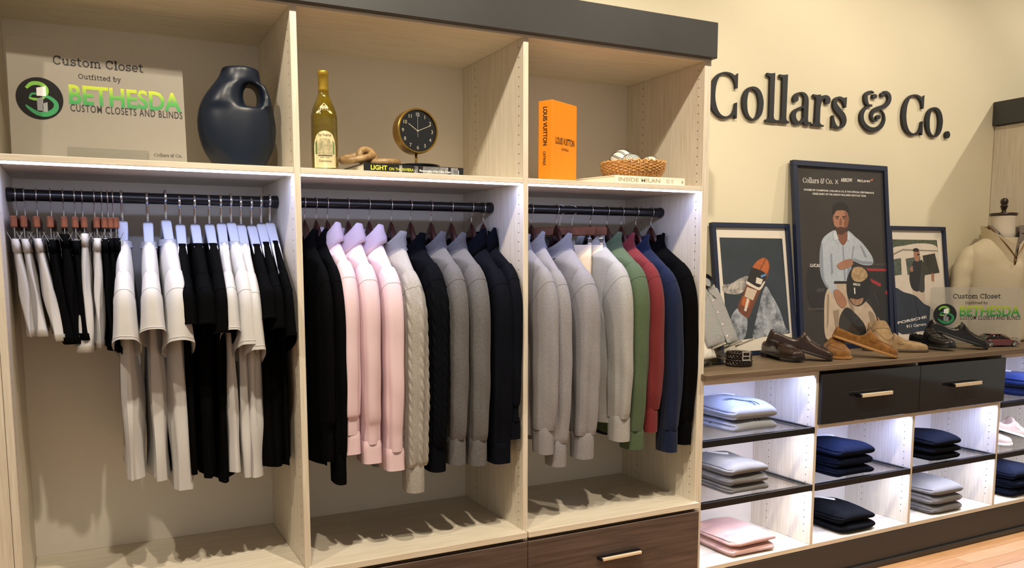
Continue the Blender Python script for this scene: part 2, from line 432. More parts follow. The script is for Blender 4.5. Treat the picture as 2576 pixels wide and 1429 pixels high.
def wide_hanger():
    """contoured wooden coat hanger"""
    t = thing('coat_hanger', (0, 0, 0), 'x', 'hanger')
    link('hook', mesh('hook', *hook(1.556), True), CHROME, t, True)
    rings = []
    for k in range(-14, 15):
        s = k/14*.178; a = abs(s)/.178
        e = abs(s); zt_ = 1.556-ROD_Z-(2.2*e*e/(e+.022) if e < .07 else .1172+.008*min(1, (e-.07)/.02)+.065*((e-.07)/.108)); h = .022*(1-a)**2+.011; w = .0105+.003*a
        rings.append([(w*math.cos(q), -s, zt_-h+h*math.sin(q)) for q in [2*PI*i/14 for i in range(14)]])
    obj('shoulder_bar', *loft(rings, True, True), DKWOOD, t, smooth=True, local=True)
    return t
def plastic_hanger():
    t = thing('coat_hanger', (0, 0, 0), 'x', 'hanger')
    link('hook', mesh('hook', *hook(1.545, r=.0021, flat=1.8), True), CHROME, t, True)
    rings = []
    for k in range(-16, 17):
        s = k/16*.205; a = abs(s)/.205
        e = abs(s); zt = -.070-(.90*max(0, e-.006) if e < .09 else .0756+.115*(e-.09)/.115); h = .024; w = .0150-.004*a
        rings.append([(w*sgnp(math.cos(q), .45), -s, zt-h/2+h/2*sgnp(math.sin(q), .4)) for q in [2*PI*i/20 for i in range(20)]])
    obj('shoulder_bar', *loft(rings, True, True), WPLAST, t, smooth=True, local=True)
    return t
def sgnp(v, p): return math.copysign(abs(v)**p, v)
def clip_hanger():
    t = thing('clip_hanger', (0, 0, 0), 'x', 'hanger')
    link('hook', mesh('hook', *hook(1.548), True), CHROME, t, True)
    obj('wooden_bar', *boxg(-.0085, .0085, -.135, .135, -.098, -.066, .003), REDWOOD, t, local=True)
    for s in (-1, 1):
        g = [tubeg([(0, s*.115, -.098), (0, s*.115, -.128)], .002, 6), boxg(-.006, .006, s*.115-.008, s*.115+.008, -.148, -.126, .001)]
        for e in (-1, 1):
            g.append(xf(boxg(-.001, .001, s*.115-.007, s*.115+.007, -.024, .024, .0005), Matrix.Translation((e*.009, 0, -.130)) @ Matrix.Rotation(e*.45, 4, 'Y')))
        obj('clip', *join(*g), CHROME, t, local=True)
    return t

def G(hx, yaw=0.):
    c, s = math.cos(yaw), math.sin(yaw)
    return lambda p: (hx+p[1]*c+p[0]*s, ROD_Y-p[0]*c+p[1]*s, p[2])

def garment(name, hx, label, cat, m, yaw=0., T=.033, zn=1.475, ns=.062, tip=.205, ztip=1.408, cuffz=.74, hem=.80, slv='long', collar='mock',
            m_collar=None, seed=0, cable=False, cuff=True, sl_dt=0., group=None, shut=.0, wide=1.0, band=False, cufft=.085):
    if cuff == 'shirt': cufft = .06
    R = random.Random(seed); g = G(hx, yaw)
    t = thing(name, g((0, 0, hem)), label, cat, group, rz=0)
    ph = [R.uniform(0, 6.28) for _ in range(12)]
    long_ = slv == 'long'
    def fold(a, z, k=1.0):
        d = max(0., min(1., (ztip-z)/.35))
        return k*d*(.0045*math.sin(3*a+ph[0]+z*2.0)+.003*math.sin(5*a+ph[1]-z*3)+.002*math.sin(8*a+ph[2]+4*z)) + .0012*math.sin(13*a+9*z+ph[3])*d
    N = 56
    prof = []
    for i in range(9):
        a = i/8
        T0 = T*1.15 if long_ else T*.80
        prof.append((zn-(zn-ztip)*a**1.05, ns+(tip-.012-ns)*a, T0+(T*.95-T0)*a))
    wb = .172 if long_ else .168
    prof += [(ztip-.014, tip-.004, T*.98), (ztip-.035, tip-.006, T), (ztip-.075, tip-.014, T), (ztip-.13, wb+.012, T)]
    zz = ztip-.18
    n = 14
    for i in range(n+1): prof.append((zz+(hem-zz)*i/n, wb+.003*math.sin(i*.9+ph[4]), T*(1.0+.12*math.sin(i*.6+ph[5]))))
    rings = []
    for z, ws, tt in prof:
        rg = []
        for i in range(N):
            a = 2*PI*i/N
            s = ws*sgnp(math.cos(a), .75); u = tt*sgnp(math.sin(a), .8)
            f = fold(a, z); u += f*(1.6 if abs(math.sin(a)) > .3 else .6); s += f*.8
            zd = z
            if collar != 'crew' and z > ztip+.02: zd = z-.042*max(0, -math.sin(a-.25))**1.1*(z-ztip-.02)/(zn-ztip-.02)
            rg.append(g((s, u, zd)))
        rings.append(rg)
    obj('torso', *loft(rings), m, t, smooth=True)
    # sleeves
    for sd in (1, -1):
        dt = sl_dt if sd == 1 else 0.
        zt = ztip
        if long_:
            key = [(.160, zt-.078, .36, .93, .086, T*1.0), (.178, zt-.105, .62, .78, .086, T*1.06), (.192, zt-.16, .9, .42, .078, T*1.08),
                   (.199, zt-.24, 1., .06, .066, T*1.06), (.200, zt-.36, 1., 0, .062, T*1.04), (.198, zt-.48, 1., .0, .057, T*1.0),
                   (.193, cuffz+.12, 1., .0, .053, T*.94), (.190, cuffz+cufft+.004, 1, 0, .054 if cuff == 'shirt' else .0485, T*(.94 if cuff == 'shirt' else .885))]
        else:
            L = zt-cuffz
            key = [(.158, zt-.072, .36, .93, .080, T*1.0), (.175, zt-.098, .6, .8, .085, T*1.08), (.190, zt-.45*L, .85, .35, .080, T*1.15),
                   (.196, zt-.65*L, .93, .30, .082, T*1.25), (.198, zt-.82*L, .93, .34, .086, T*1.38*wide), (.198, cuffz+.02, .92, .38, .090, T*1.5*wide)]
        K = cr(key, 22 if cable else 6)
        srings = []; M = 120 if cable else 44
        for ki, k in enumerate(K):
            cs, cz, es, ez, a_, b_ = k; rg = []
            nn = math.hypot(es, ez); es, ez = es/nn, ez/nn
            dn = max(0., min(1., (zt-.1-cz)/.3))
            for i in range(M):
                a = 2*PI*i/M
                e_ = .62 if cuff == 'shirt' else .8
                p = a_*sgnp(math.cos(a), e_); q = b_*sgnp(math.sin(a), e_)
                f = dn*(.0030*math.sin(3*a+ph[6]+cz*2)+.0022*math.sin(4*a+ph[7]-cz*2.5)+.0014*math.sin(7*a+ph[8]+cz*4)+.0007*math.sin(cz*34+2*a+ph[9])*(1 if long_ else .3))
                if cable:
                    w = (a*14/(2*PI)) % 1.0; idx = int(a*14/(2*PI)); k_ = max(0., min(1., (zt-.05-cz)/.1))
                    if idx % 2 == 0:
                        ph_ = (cz/.036+1.1*w) % 1.0
                        f += k_*.0052*(math.sin(PI*w)**.6)*(.35+.65*math.sin(PI*ph_)**.7)
                    else: f += k_*.0012*(math.cos(2*PI*w*2)**2)
                r_ = 1+f/.035
                p *= r_; q *= r_
                srings_pt = (sd*(cs+p*es), q+dt*dn, cz+p*ez)
                rg.append(g(srings_pt))
            srings.append(rg)
        sl = obj('sleeve', *loft(srings), m, t, smooth=True)
        if sd == 1: obj('shoulder_seam', *tubeg([tuple(p) for p in srings[9 if not long_ else (26 if cable else 7)]], .0013, 5, closed=True), m, sl, smooth=True)
        if not long_ and sd == 1:
            # stitched hem line
            k = K[-3]
            for kk in (K[-4],):
                pts = []
                cs, cz, es, ez, a_, b_ = kk; nn = math.hypot(es, ez); es, ez = es/nn, ez/nn
                src = srings[len(K)-4]
            obj('hem_stitch', *tubeg([tuple(p) for p in src], .0012, 5, closed=True), m, sl, smooth=True)
        if long_ and cuff:
            kz = cuffz+cufft; rr = []
            shirt = cuff == 'shirt'
            a0, b0 = (.056, T*.97) if shirt else (.0475, T*.87)
            for zq, kf in ((kz+.014, .93), (kz, 1.0), (kz-.2*cufft, 1.0), (cuffz+.3*cufft, 1.0), (cuffz, 1.01 if shirt else .98)):
                rg = []
                for i in range(80):
                    a = 2*PI*i/80; rb = 0 if shirt else .0007*math.cos(40*a); e_ = .5 if shirt else .75
                    p = (a0*kf+rb)*sgnp(math.cos(a), e_); q = (b0*kf+rb)*sgnp(math.sin(a), e_)
                    rg.append(g((sd*(.190+p), q+dt, zq)))
                rr.append(rg)
            cf = obj('cuff', *loft(rr), m, t, smooth=True)
            if shirt and sd == 1:
                b = lathe([(.0055, 0), (.0055, .002), (.004, .0028)], 12)
                V = [(v[0], v[2], v[1]) for v in b[0]]
                V = [g((.190+.030+v[0]*.0, 0, 0)) for v in V] if 0 else [g((.225+v[0]*.8, -b0*.82-v[1], cuffz+.05+v[2])) for v in V]
                obj('button', V, b[1], PEARL, cf, smooth=True)
                pl = boxg(-.0, .0012, -.006, .006, 0, .16, .0005)
    # collar
    mc = m_collar or m; A = 48; cl = []
    if collar == 'mock': spec = [(zn-.012, ns+.014, 0), (zn+.004, ns+.007, 0), (zn+.024, ns+.003, .4), (zn+.043, ns+.006, 1.), (zn+.045, ns+.001, 1.), (zn+.026, ns-.002, .4), (zn-.01, ns, 0)]
    elif collar == 'shirt': spec = [(zn-.004, ns+.004, 0), (zn+.03, ns-.004, .5), (zn+.058, ns+.0, 1.), (zn+.060, ns+.004, 1.), (zn+.040, ns+.008, .8), (zn+.010, ns+.012, -1), (zn-.008, ns+.015, -2), (zn-.007, ns+.012, -2)]
    elif collar == 'rib': spec = [(zn-.012, ns+.012, 0), (zn+.004, ns+.006, 0), (zn+.03, ns+.002, .3), (zn+.05, ns+.006, .7), (zn+.051, ns+.0, .7), (zn+.02, ns-.002, .3)]
    else: spec = [(zn-.010, ns+.012, 0), (zn-.002, ns+.005, 0), (zn+.008, ns+.001, 0), (zn+.010, ns-.003, 0), (zn+.0, ns-.002, 0)]
    for zq, rs, tilt in spec:
        rg = []
        for i in range(A):
            a = 2*PI*i/A; rb = .0011*math.cos(a*36) if collar in ('rib',) else 0
            p = (rs+rb)*math.cos(a); q = ((max(T*1.25, .036) if collar != 'crew' else T*.86)+(rs-ns)*(1 if collar != 'crew' else .4)+rb)*math.sin(a)
            dip = max(0, -math.sin(a-.25)) if collar != 'crew' else 0.
            zz = zq+tilt*.006*math.cos(a)-dip**1.1*(.012*max(tilt, 0)+.042)
            if collar == 'shirt' and tilt < 0: zz = zq+.016*max(0, math.sin(a))+tilt*.026*max(0, -math.sin(a-.35))**1.4; q *= 1.06
            rg.append(g((p, q, zz)))
        cl.append(rg)
    obj('collar' if collar != 'crew' else 'neckband', *loft(cl), mc, t, smooth=True)
    return t

hang_proto = wide_hanger()
hang_used = [False]
def put_hanger(proto, used, hx, yaw, label, group):
    if not used[0]:
        used[0] = True; proto.location = (hx, ROD_Y, ROD_Z); proto.rotation_euler = (0, 0, yaw)
        proto['label'] = label; proto['group'] = group; return proto
    return dup(proto, (hx, ROD_Y, ROD_Z), yaw, label, group)

# bay 2 ------------------------------------------------
B2 = [
 (.655, 'black knit sweater at the divider, first on the middle rod', 'sweater', BLACKK, dict(T=.020, cuffz=.79, hem=.765, collar='mock', seed=1)),
 (.694, 'black knit sweater with a drooping sleeve beside the pink shirts', 'sweater', BLACKK, dict(T=.022, cuffz=.71, hem=.80, collar='mock', seed=2)),
 (.732, 'pink dress shirt with raised collar, next to the black sweaters', 'shirt', PINK, dict(T=.030, cuffz=.807, hem=.79, collar='shirt', cuff='shirt', seed=3, ztip=1.42, zn=1.483)),
 (.804, 'pink dress shirt between two other pink shirts', 'shirt', PINK, dict(T=.034, cuffz=.770, hem=.78, collar='shirt', cuff='shirt', seed=4, ztip=1.41, zn=1.481)),
 (.878, 'pink dress shirt next to the pale grey cable-knit sweater', 'shirt', PINK, dict(T=.034, cuffz=.737, hem=.75, collar='shirt', cuff='shirt', seed=5, ztip=1.40, zn=1.478)),
 (.958, 'pale grey cable-knit sweater with ribbed collar and cuffs', 'sweater', GREYC, dict(T=.037, cuffz=.650, hem=.80, collar='rib', cable=True, seed=6, ztip=1.385, zn=1.468)),
 (1.030, 'black cable-knit sweater between the pale and mid grey ones', 'sweater', BLACKC, dict(T=.035, cuffz=.711, hem=.80, collar='rib', cable=True, seed=7, zn=1.463)),
 (1.108, 'heather grey quarter-zip pullover next to the black cable-knit', 'pullover', GREYH, dict(T=.036, cuffz=.727, hem=.79, collar='mock', seed=8, zn=1.473)),
 (1.187, 'heather grey quarter-zip pullover next to the black shirts', 'pullover', GREYH, dict(T=.037, cuffz=.715, hem=.79, collar='mock', seed=9, zn=1.470)),
 (1.268, 'black dress shirt with a wide sleeve, beside the grey pullovers', 'shirt', NAVYB, dict(T=.036, cuffz=.715, hem=.76, collar='shirt', cuff='shirt', seed=10, ztip=1.39, zn=1.470)),
 (1.316, 'black dress shirt against the divider, last on the middle rod', 'shirt', NAVYB, dict(T=.026, cuffz=.797, hem=.80, collar='shirt', cuff='shirt', seed=11, zn=1.473)),
]
for i, (hx, lab, cat, m, kw) in enumerate(B2):
    yw = random.Random(500+i).uniform(-.035, .035)
    garment({'sweater': 'knit_sweater', 'shirt': 'dress_shirt', 'pullover': 'quarter_zip_pullover'}[cat], hx, lab, cat, m, group='clothes on the middle rod', yaw=yw, m_collar=PINK_IN if m is PINK else None, **kw)
    put_hanger(hang_proto, hang_used, hx, yw, 'dark wooden hanger of the '+lab, 'dark wooden hangers')
# bay 3 ------------------------------------------------
B3 = [
 (1.455, 'taupe grey knit pullover at the divider, first on its rod', 'pullover', TAUPE, dict(T=.033, cuffz=.7235, hem=.78, seed=21, ztip=1.395, zn=1.468)),
 (1.518, 'taupe grey knit pullover with the lowest hanging cuff', 'pullover', TAUPE, dict(T=.034, cuffz=.672, hem=.78, seed=22, ztip=1.385, zn=1.478)),
 (1.630, 'taupe grey knit pullover beside the reddish wooden clip hangers', 'pullover', TAUPE, dict(T=.042, cuffz=.6885, hem=.78, seed=23, ztip=1.385, zn=1.473, sl_dt=-.0)),
 (1.785, 'light grey quarter-zip pullover with a tall open collar', 'pullover', LGREY, dict(T=.038, cuffz=.7366, hem=.80, seed=24, ztip=1.41, zn=1.483, sl_dt=.015)),
 (1.862, 'sage green knit pullover next to the dark red one', 'pullover', GREEN, dict(T=.043, cuffz=.70, hem=.74, seed=25, zn=1.480, cufft=.07)),
 (1.932, 'dark red knit pullover between the green and navy ones', 'pullover', RED, dict(T=.034, cuffz=.76, hem=.80, seed=26, zn=1.478)),
 (2.004, 'navy blue knit pullover next to the dark red one', 'pullover', NAVY, dict(T=.034, cuffz=.67, hem=.80, seed=27, zn=1.473, ztip=1.39, sl_dt=.02)),
 (2.080, 'black knit pullover nearest the end panel of the closet', 'pullover', BLACKK, dict(T=.036, cuffz=.694, hem=.80, seed=28, zn=1.478, sl_dt=.012)),
]
for i, (hx, lab, cat, m, kw) in enumerate(B3):
    yw = random.Random(600+i).uniform(-.035, .035)
    garment('knit_pullover', hx, lab, cat, m, yaw=yw, group='pullovers on the rod beside the worktop', **kw)
    put_hanger(hang_proto, hang_used, hx, yw, 'dark wooden hanger of the '+lab, 'dark wooden hangers')
# bay 1: T-shirts ------------------------------------------------
phang = plastic_hanger(); pused = [False]
T1 = [(.101, 'w', 1.155, .783, .026, 'first of the white T-shirts, beside the black shorts'),
      (.172, 'w', 1.180, .771, .026, 'white T-shirt in the middle of the first white trio'),
      (.224, 'w', 1.145, .735, .030, 'white T-shirt with the longest hem, next to the black ones'),
      (.265, 'b', 1.19, .78, .022, 'black T-shirt right after the first white trio'),
      (.309, 'b', 1.19, .765, .026, 'black T-shirt in the middle of the first black trio'),
      (.352, 'b', 1.162, .745, .024, 'black T-shirt with the lowest hem, before the second white trio'),
      (.388, 'w', 1.17, .775, .020, 'white T-shirt mostly hidden behind its neighbours'),
      (.419, 'w', 1.125, .752, .024, 'white T-shirt in the middle of the second white trio'),
      (.449, 'w', 1.108, .748, .021, 'white T-shirt with the lowest sleeve, before the last black trio'),
      (.482, 'b', 1.20, .78, .022, 'black T-shirt right after the second white trio'),
      (.513, 'b', 1.17, .775, .020, 'black T-shirt in the middle of the last black trio'),
      (.541, 'b', 1.145, .778, .017, 'black T-shirt against the closet divider, last on its rod')]
for i, (hx, c, sz, hem, T, lab) in enumerate(T1):
    yw = random.Random(200+i).uniform(-.07, .04); dz = random.Random(300+i).uniform(-.008, .006)
    garment('t_shirt', hx, lab, 'T-shirt', WHITE_T if c == 'w' else BLACK_T, yaw=yw, T=T, zn=1.472+dz, ns=.090, tip=.207, ztip=1.395+dz, cuffz=sz, hem=hem, slv='short', collar='crew', seed=40+i, group='T-shirts on white hangers')
    put_hanger(phang, pused, hx, yw, 'white plastic hanger of the '+lab.replace('first of the white T-shirts', 'first white T-shirt').split(',')[0], 'white plastic hangers').location.z += dz
# bay 1: shorts on clip hangers ------------------------------------------------
WHITE_U = fabric('white_stretch_cotton', 'bdbab5'); chang = clip_hanger(); cused = [False]
def undershorts(hx, yaw, label, m, zt, zb, T, sw, seed, open_=0.):
    R = random.Random(seed); g = G(hx, yaw); t = thing('shorts', g((0, 0, zb)), label, 'shorts', 'shorts on clip hangers')
    ph = [R.uniform(0, 6.28) for _ in range(8)]; N = 52
    def ring(z, ws, tt, cs=0., k=1.):
        rg = []
        for i in range(N):
            a = 2*PI*i/N; f = k*(.005*math.sin(3*a+ph[0]+14*z)+.003*math.sin(5*a+ph[1]-20*z)+.0015*math.sin(9*a+ph[4]))
            rg.append(g((cs+ws*sgnp(math.cos(a), .6)+f*.6, tt*sgnp(math.sin(a), .8)+f+sw*(zt-z), z)))
        return rg
    obj('waistband', *loft([ring(zt-.036, .128, .0125, 0, .1), ring(zt-.036, .131, .0145, 0, .1), ring(zt, .131, .0145, 0, .1), ring(zt, .126, .0115, 0, .1)]), m, t, smooth=True)
    r = [ring(zt-.034, .127, .0125, 0, .1)]
    n = 16
    for i in range(1, n+1):
        a = i/n; z = zt-.034+(zb-zt+.034)*a
        r.append(ring(z, .127+.025*a-.03*math.sin(PI*a)*.3, min(T, .0125)+(T-min(T, .0125))*math.sin(min(1, a*1.4)*PI/2), .006*a, min(1, a*2)))
    b = obj('shorts_body', *loft(r), m, t, smooth=True)
    obj('hem_band', *loft([ring(zb+.02, .1555, T+.0009, .006), ring(zb+.001, .1555, T+.0010, .006), ring(zb, .154, T-.001, .006)]), m, t, smooth=True)
    return t
S1 = [(-.176, 0, 'white stretch shorts closest to the closet side panel', WHITE_U, 1.483, 1.215, .016, .10),
      (-.155, .02, 'pale grey-white stretch shorts behind the first pair', WHITE_U, 1.483, 1.215, .016, .10),
      (-.124, .02, 'white stretch shorts twisted forward, next to the black pairs', WHITE_U, 1.485, 1.20, .018, .14),
      (-.088, 0, 'black stretch shorts right after the white trio', BLACK_T, 1.483, 1.19, .018, .10),
      (-.056, .02, 'black stretch shorts with the highest waistband', BLACK_T, 1.498, 1.19, .022, .05),
      (-.026, 0, 'black stretch shorts half hidden behind the white hemmed pair', BLACK_T, 1.480, 1.20, .014, .03),
      (-.006, .02, 'white flared shorts with a stitched hem', WHITE_U, 1.500, 1.165, .026, -.04),
      (.026, .02, 'narrow white shorts next to the flared pair', WHITE_U, 1.487, 1.175, .015, -.03),
      (.046, .02, 'black stretch shorts after the narrow white pair', BLACK_T, 1.485, 1.165, .012, .02),
      (.062, .02, 'black stretch shorts with a crooked hanger', BLACK_T, 1.487, 1.16, .012, .02),
      (.076, .02, 'black stretch shorts beside the first white T-shirt', BLACK_T, 1.488, 1.155, .011, .02)]
for i, (hx, yw, lab, m, zt, zb, T, sw) in enumerate(S1):
    undershorts(hx, yw, lab, m, zt, zb, T, sw, 70+i)
    put_hanger(chang, cused, hx, yw, 'cedar clip hanger of the '+lab.replace('stretch shorts with a crooked hanger', 'shorts second from the T-shirts'), 'cedar clip hangers')
# clip hangers turned along the rod in bay 3, holding beige trousers
BEIGE = fabric('beige_cotton', 'd9c6ab')
for hx, yw, lab in ((1.645, .95, 'reddish wooden clip hanger turned along the rod, in front'), (1.700, .85, 'reddish wooden clip hanger turned along the rod, behind another')):
    put_hanger(chang, cused, hx, yw, lab, 'clip hangers turned along the rod')
    g = G(hx, yw); t = []
    tr_ = thing('trousers', g((0, 0, 1.1)), 'beige trousers clipped to the '+('front' if hx < 1.7 else 'rear')+' reddish hanger', 'trousers', 'beige trousers')
    for e in (-1, 1):
        rr = []
        for k in range(9):
            z = 1.478-.42*k/8
            rr.append([g((.088+.034*sgnp(math.cos(a), .5), e*.011+.0095*math.sin(a)+.002*math.sin(3*a+k), z)) for a in [2*PI*i/24 for i in range(24)]])
        obj('trouser_leg', *loft(rr, True, True), BEIGE, tr_, smooth=True)
# ------------------------------------------------------------------ wall lettering and lettering outlines
def outline(pts, org, sc, n=5):
    """points (x, y) in a crop; a third entry marks a corner; smooth runs between corners"""
    P = [(org[0]+p[0]/sc, org[1]+p[1]/sc) for p in pts]; C = [len(p) > 2 for p in pts]; N = len(P); out = []
    if not any(C): return [tuple(q) for q in cr(P, n, True)]
    k0 = C.index(True); idx = [(k0+i) % N for i in range(N)]+[k0]
    seg = [idx[0]]
    for i in idx[1:]:
        seg.append(i)
        if C[i]:
            if len(seg) == 2: out.append(P[seg[0]])
            else: out += [tuple(q) for q in cr([P[j] for j in seg], n)][:-1]
            seg = [i]
    return out
def stroke(pts, org, sc, n=6):
    S = cr(pts, n); L, Rr = [], []
    for i, q in enumerate(S):
        t = S[min(i+1, len(S)-1)][:2]-S[max(i-1, 0)][:2]; t /= np.linalg.norm(t)+1e-9; nn = np.array([-t[1], t[0]])
        L.append(q[:2]+nn*q[2]); Rr.append(q[:2]-nn*q[2])
    return [(org[0]+p[0]/sc, org[1]+p[1]/sc) for p in L+Rr[::-1]]
def disc(cx, cy, r, org, sc, ry=None): return [(org[0]+(cx+r*math.cos(a))/sc, org[1]+(cy+(ry or r)*math.sin(a))/sc) for a in [2*PI*i/24 for i in range(24)]]
c = 1
gC = [(735,215,c),(780,170,c),(768,510,c),(722,518,c),(712,400),(680,310),(620,230),(540,185),(450,183),(385,220),(325,320),(285,450),(268,600),(265,700),(275,800),(300,920),(350,1040),(420,1115),(510,1140),(590,1115),(650,1060),(695,960),(715,840,c),(758,828,c),(748,1188,c),(710,1190,c),(700,1118,c),(640,1135),(560,1175),(470,1185),(380,1160),(290,1100),(210,1000),(165,880),(145,760),(143,640),(155,500),(190,380),(250,270),(330,190),(420,148),(500,138),(580,150),(660,185),(708,228,c)]
go1 = [(1120,468),(1200,490),(1270,550),(1320,650),(1348,780),(1348,900),(1325,1040),(1280,1140),(1210,1210),(1130,1230),(1040,1205),(960,1130),(905,1010),(877,880),(878,760),(900,650),(950,550),(1030,485)]
go2 = [(1080,520),(1030,570),(1000,660),(983,780),(983,900),(995,1020),(1030,1120),(1090,1185),(1130,1188),(1175,1155),(1212,1080),(1235,960),(1243,830),(1230,710),(1200,610),(1150,550)]
gl = [(145,118,c),(230,132),(328,122,c),(292,1130,c),(305,1185),(340,1212),(385,1220,c),(380,1278,c),(105,1245,c),(108,1200,c),(150,1192),(178,1165),(188,1110,c),(215,270,c),(205,215),(180,192),(140,185,c)]
gl2 = [(435,155,c),(520,168),(625,158,c),(582,1160,c),(595,1215),(620,1240),(650,1248,c),(648,1295,c),(395,1270,c),(397,1225,c),(440,1215),(465,1190),(475,1130,c),(505,300,c),(495,245),(470,225),(432,220,c)]
ga1 = [(940,563),(1010,580),(1065,630),(1098,710),(1105,800,c),(1088,1190,c),(1095,1250),(1115,1268),(1155,1255,c),(1167,1305,c),(1115,1332),(1050,1340),(1005,1315),(985,1262,c),(920,1300),(840,1318),(770,1300),(725,1240),(703,1150),(715,1060),(770,980),(870,925),(960,890),(990,860,c),(1000,720),(980,640),(935,603),(885,600),(850,640,c),(868,690),(865,745),(835,785),(790,800),(755,780),(745,730),(755,675),(790,618),(860,575)]
ga2 = [(985,935,c),(980,1150,c),(930,1225),(880,1245),(835,1210),(810,1140),(815,1060),(860,990),(920,950)]
gr = [(710,362,c),(790,378),(895,368,c),(890,435,c),(940,397),(1020,385),(1085,410),(1125,465),(1130,530),(1105,590),(1055,610),(1012,585),(998,530),(1005,470,c),(950,490),(905,580),(880,700,c),(865,1050,c),(880,1095),(920,1125),(968,1135,c),(960,1170,c),(662,1140,c),(668,1095,c),(715,1090),(742,1060),(748,1000,c),(780,500,c),(770,450),(745,430),(705,425,c)]
gs = [(1350,418),(1430,440),(1480,470,c),(1505,445,c),(1538,437,c),(1520,695,c),(1480,705,c),(1465,620),(1425,540),(1370,490),(1320,475),(1290,510),(1290,580),(1320,640),(1400,740),(1480,840),(1520,940),(1525,1040),(1490,1140),(1420,1200),(1330,1215),(1260,1195),(1205,1175,c),(1160,1200,c),(1172,890,c),(1215,885,c),(1225,980),(1255,1080),(1300,1150),(1350,1165),(1400,1130),(1415,1050),(1400,980),(1340,890),(1250,780),(1205,690),(1195,600),(1210,510),(1260,448)]
oA, sA = (1770, 165), 8.931; oB, sB = (1915, 170), 9.2194; oC, sC = (1975, 200), 9.856; oD, sD = (2140, 215), 10.99; oE, sE = (2255, 225), 10.587
AMP = [stroke([(650,205,18),(580,165,25),(500,185,30),(440,250,45),(425,340,48),(440,440,45),(485,530,35),(540,555,36),(600,555,30)], oD, sD), disc(670, 300, 66, oD, sD),
       stroke([(490,555,20),(400,640,35),(330,760,48),(315,880,50),(340,1000,52),(420,1120,55),(540,1205,62),(660,1220,64),(780,1180,55),(870,1100,45),(930,980,32),(940,870,22),(915,770,18),(850,680,16)], oD, sD),
       stroke([(920,190,35),(990,190,40),(1060,250,45),(1085,340,45),(1065,440,50),(1000,530,52),(900,590,55),(780,625,50),(680,670,48),(615,750,42),(590,840,32),(610,920,28),(670,970,25),(740,950,30)], oD, sD), disc(900, 250, 62, oD, sD), disc(770, 875, 62, oD, sD)]
YL = -.016
def pl(p): q = at(p[0], p[1], 'y', YL); return (q[0], q[2])
def remap(pts, src, box_): # move an outline already on the wall plane into another box
    x0 = min(p[0] for p in src); x1 = max(p[0] for p in src); z0 = min(p[1] for p in src); z1 = max(p[1] for p in src)
    return [(box_[0]+(p[0]-x0)/(x1-x0)*(box_[1]-box_[0]), box_[2]+(p[1]-z0)/(z1-z0)*(box_[3]-box_[2])) for p in pts]
PC = [pl(p) for p in outline(gC, oA, sA)]; PO1 = [pl(p) for p in outline(go1, oA, sA)]; PO2 = [pl(p) for p in outline(go2, oA, sA)]
def bb(pix, org, sc): q = [pl((org[0]+a/sc, org[1]+b/sc)) for a, b in pix]; return (q[0][0], q[1][0], q[3][1], q[2][1])
bC2 = bb([(155,700),(750,180),(480,122),(440,1218)], oE, sE); bO2 = bb([(790,800),(1240,860),(1045,472),(985,1268)], oE, sE)
GLY = [('C', [(PC, [])]), ('o', [(PO1, [PO2])]), ('l', [([pl(p) for p in outline(gl, oB, sB)], [])]), ('l', [([pl(p) for p in outline(gl2, oB, sB)], [])]),
       ('a', [([pl(p) for p in outline(ga1, oB, sB)], [[pl(p) for p in outline(ga2, oB, sB)]])]), ('r', [([pl(p) for p in outline(gr, oC, sC)], [])]),
       ('s', [([pl(p) for p in outline(gs, oC, sC)], [])]), ('&', [([pl(p) for p in k], []) for k in AMP]),
       ('C', [(remap(PC, PC, bC2), [])]), ('o', [(remap(PO1, PO1, bO2), [remap(PO2, PO1, bO2)])]), ('.', [([pl(p) for p in disc(1372, 1205, 62, oE, sE, 95)], [])])]
LETM = mat('navy_black_letter', '14161d', .5)
names = ['first capital C', 'letter o after the first capital', 'first letter l', 'second letter l', 'letter a', 'letter r', 'letter s', 'ampersand', 'second capital C', 'last letter o', 'full stop']
for (ch, polys), nm in zip(GLY, names):
    gs_ = [tri_poly(o_, h_, lambda a, b, d: (a, YL+d, b), .011) for o_, h_ in polys]
    tag(obj('wall_letter', *join(*gs_), LETM), 'black raised serif '+nm+' of the shop name', 'letter', 'shop name letters on the wall')
XA = min(p[0] for p in PC); XB = max(p[0] for p in GLY[-1][1][0][0]); ZA = min(p[1] for p in GLY[2][1][0][0])
def brand(width):
    """the shop name as flat lettering, lower left at 0, 0"""
    k = width/(XB-XA); gs_ = []
    for ch, polys in GLY:
        for o_, h_ in polys: gs_.append(tri_poly([((a-XA)*k, (b-ZA)*k) for a, b in o_], [[((a-XA)*k, (b-ZA)*k) for a, b in h] for h in h_]))
    return join(*gs_)

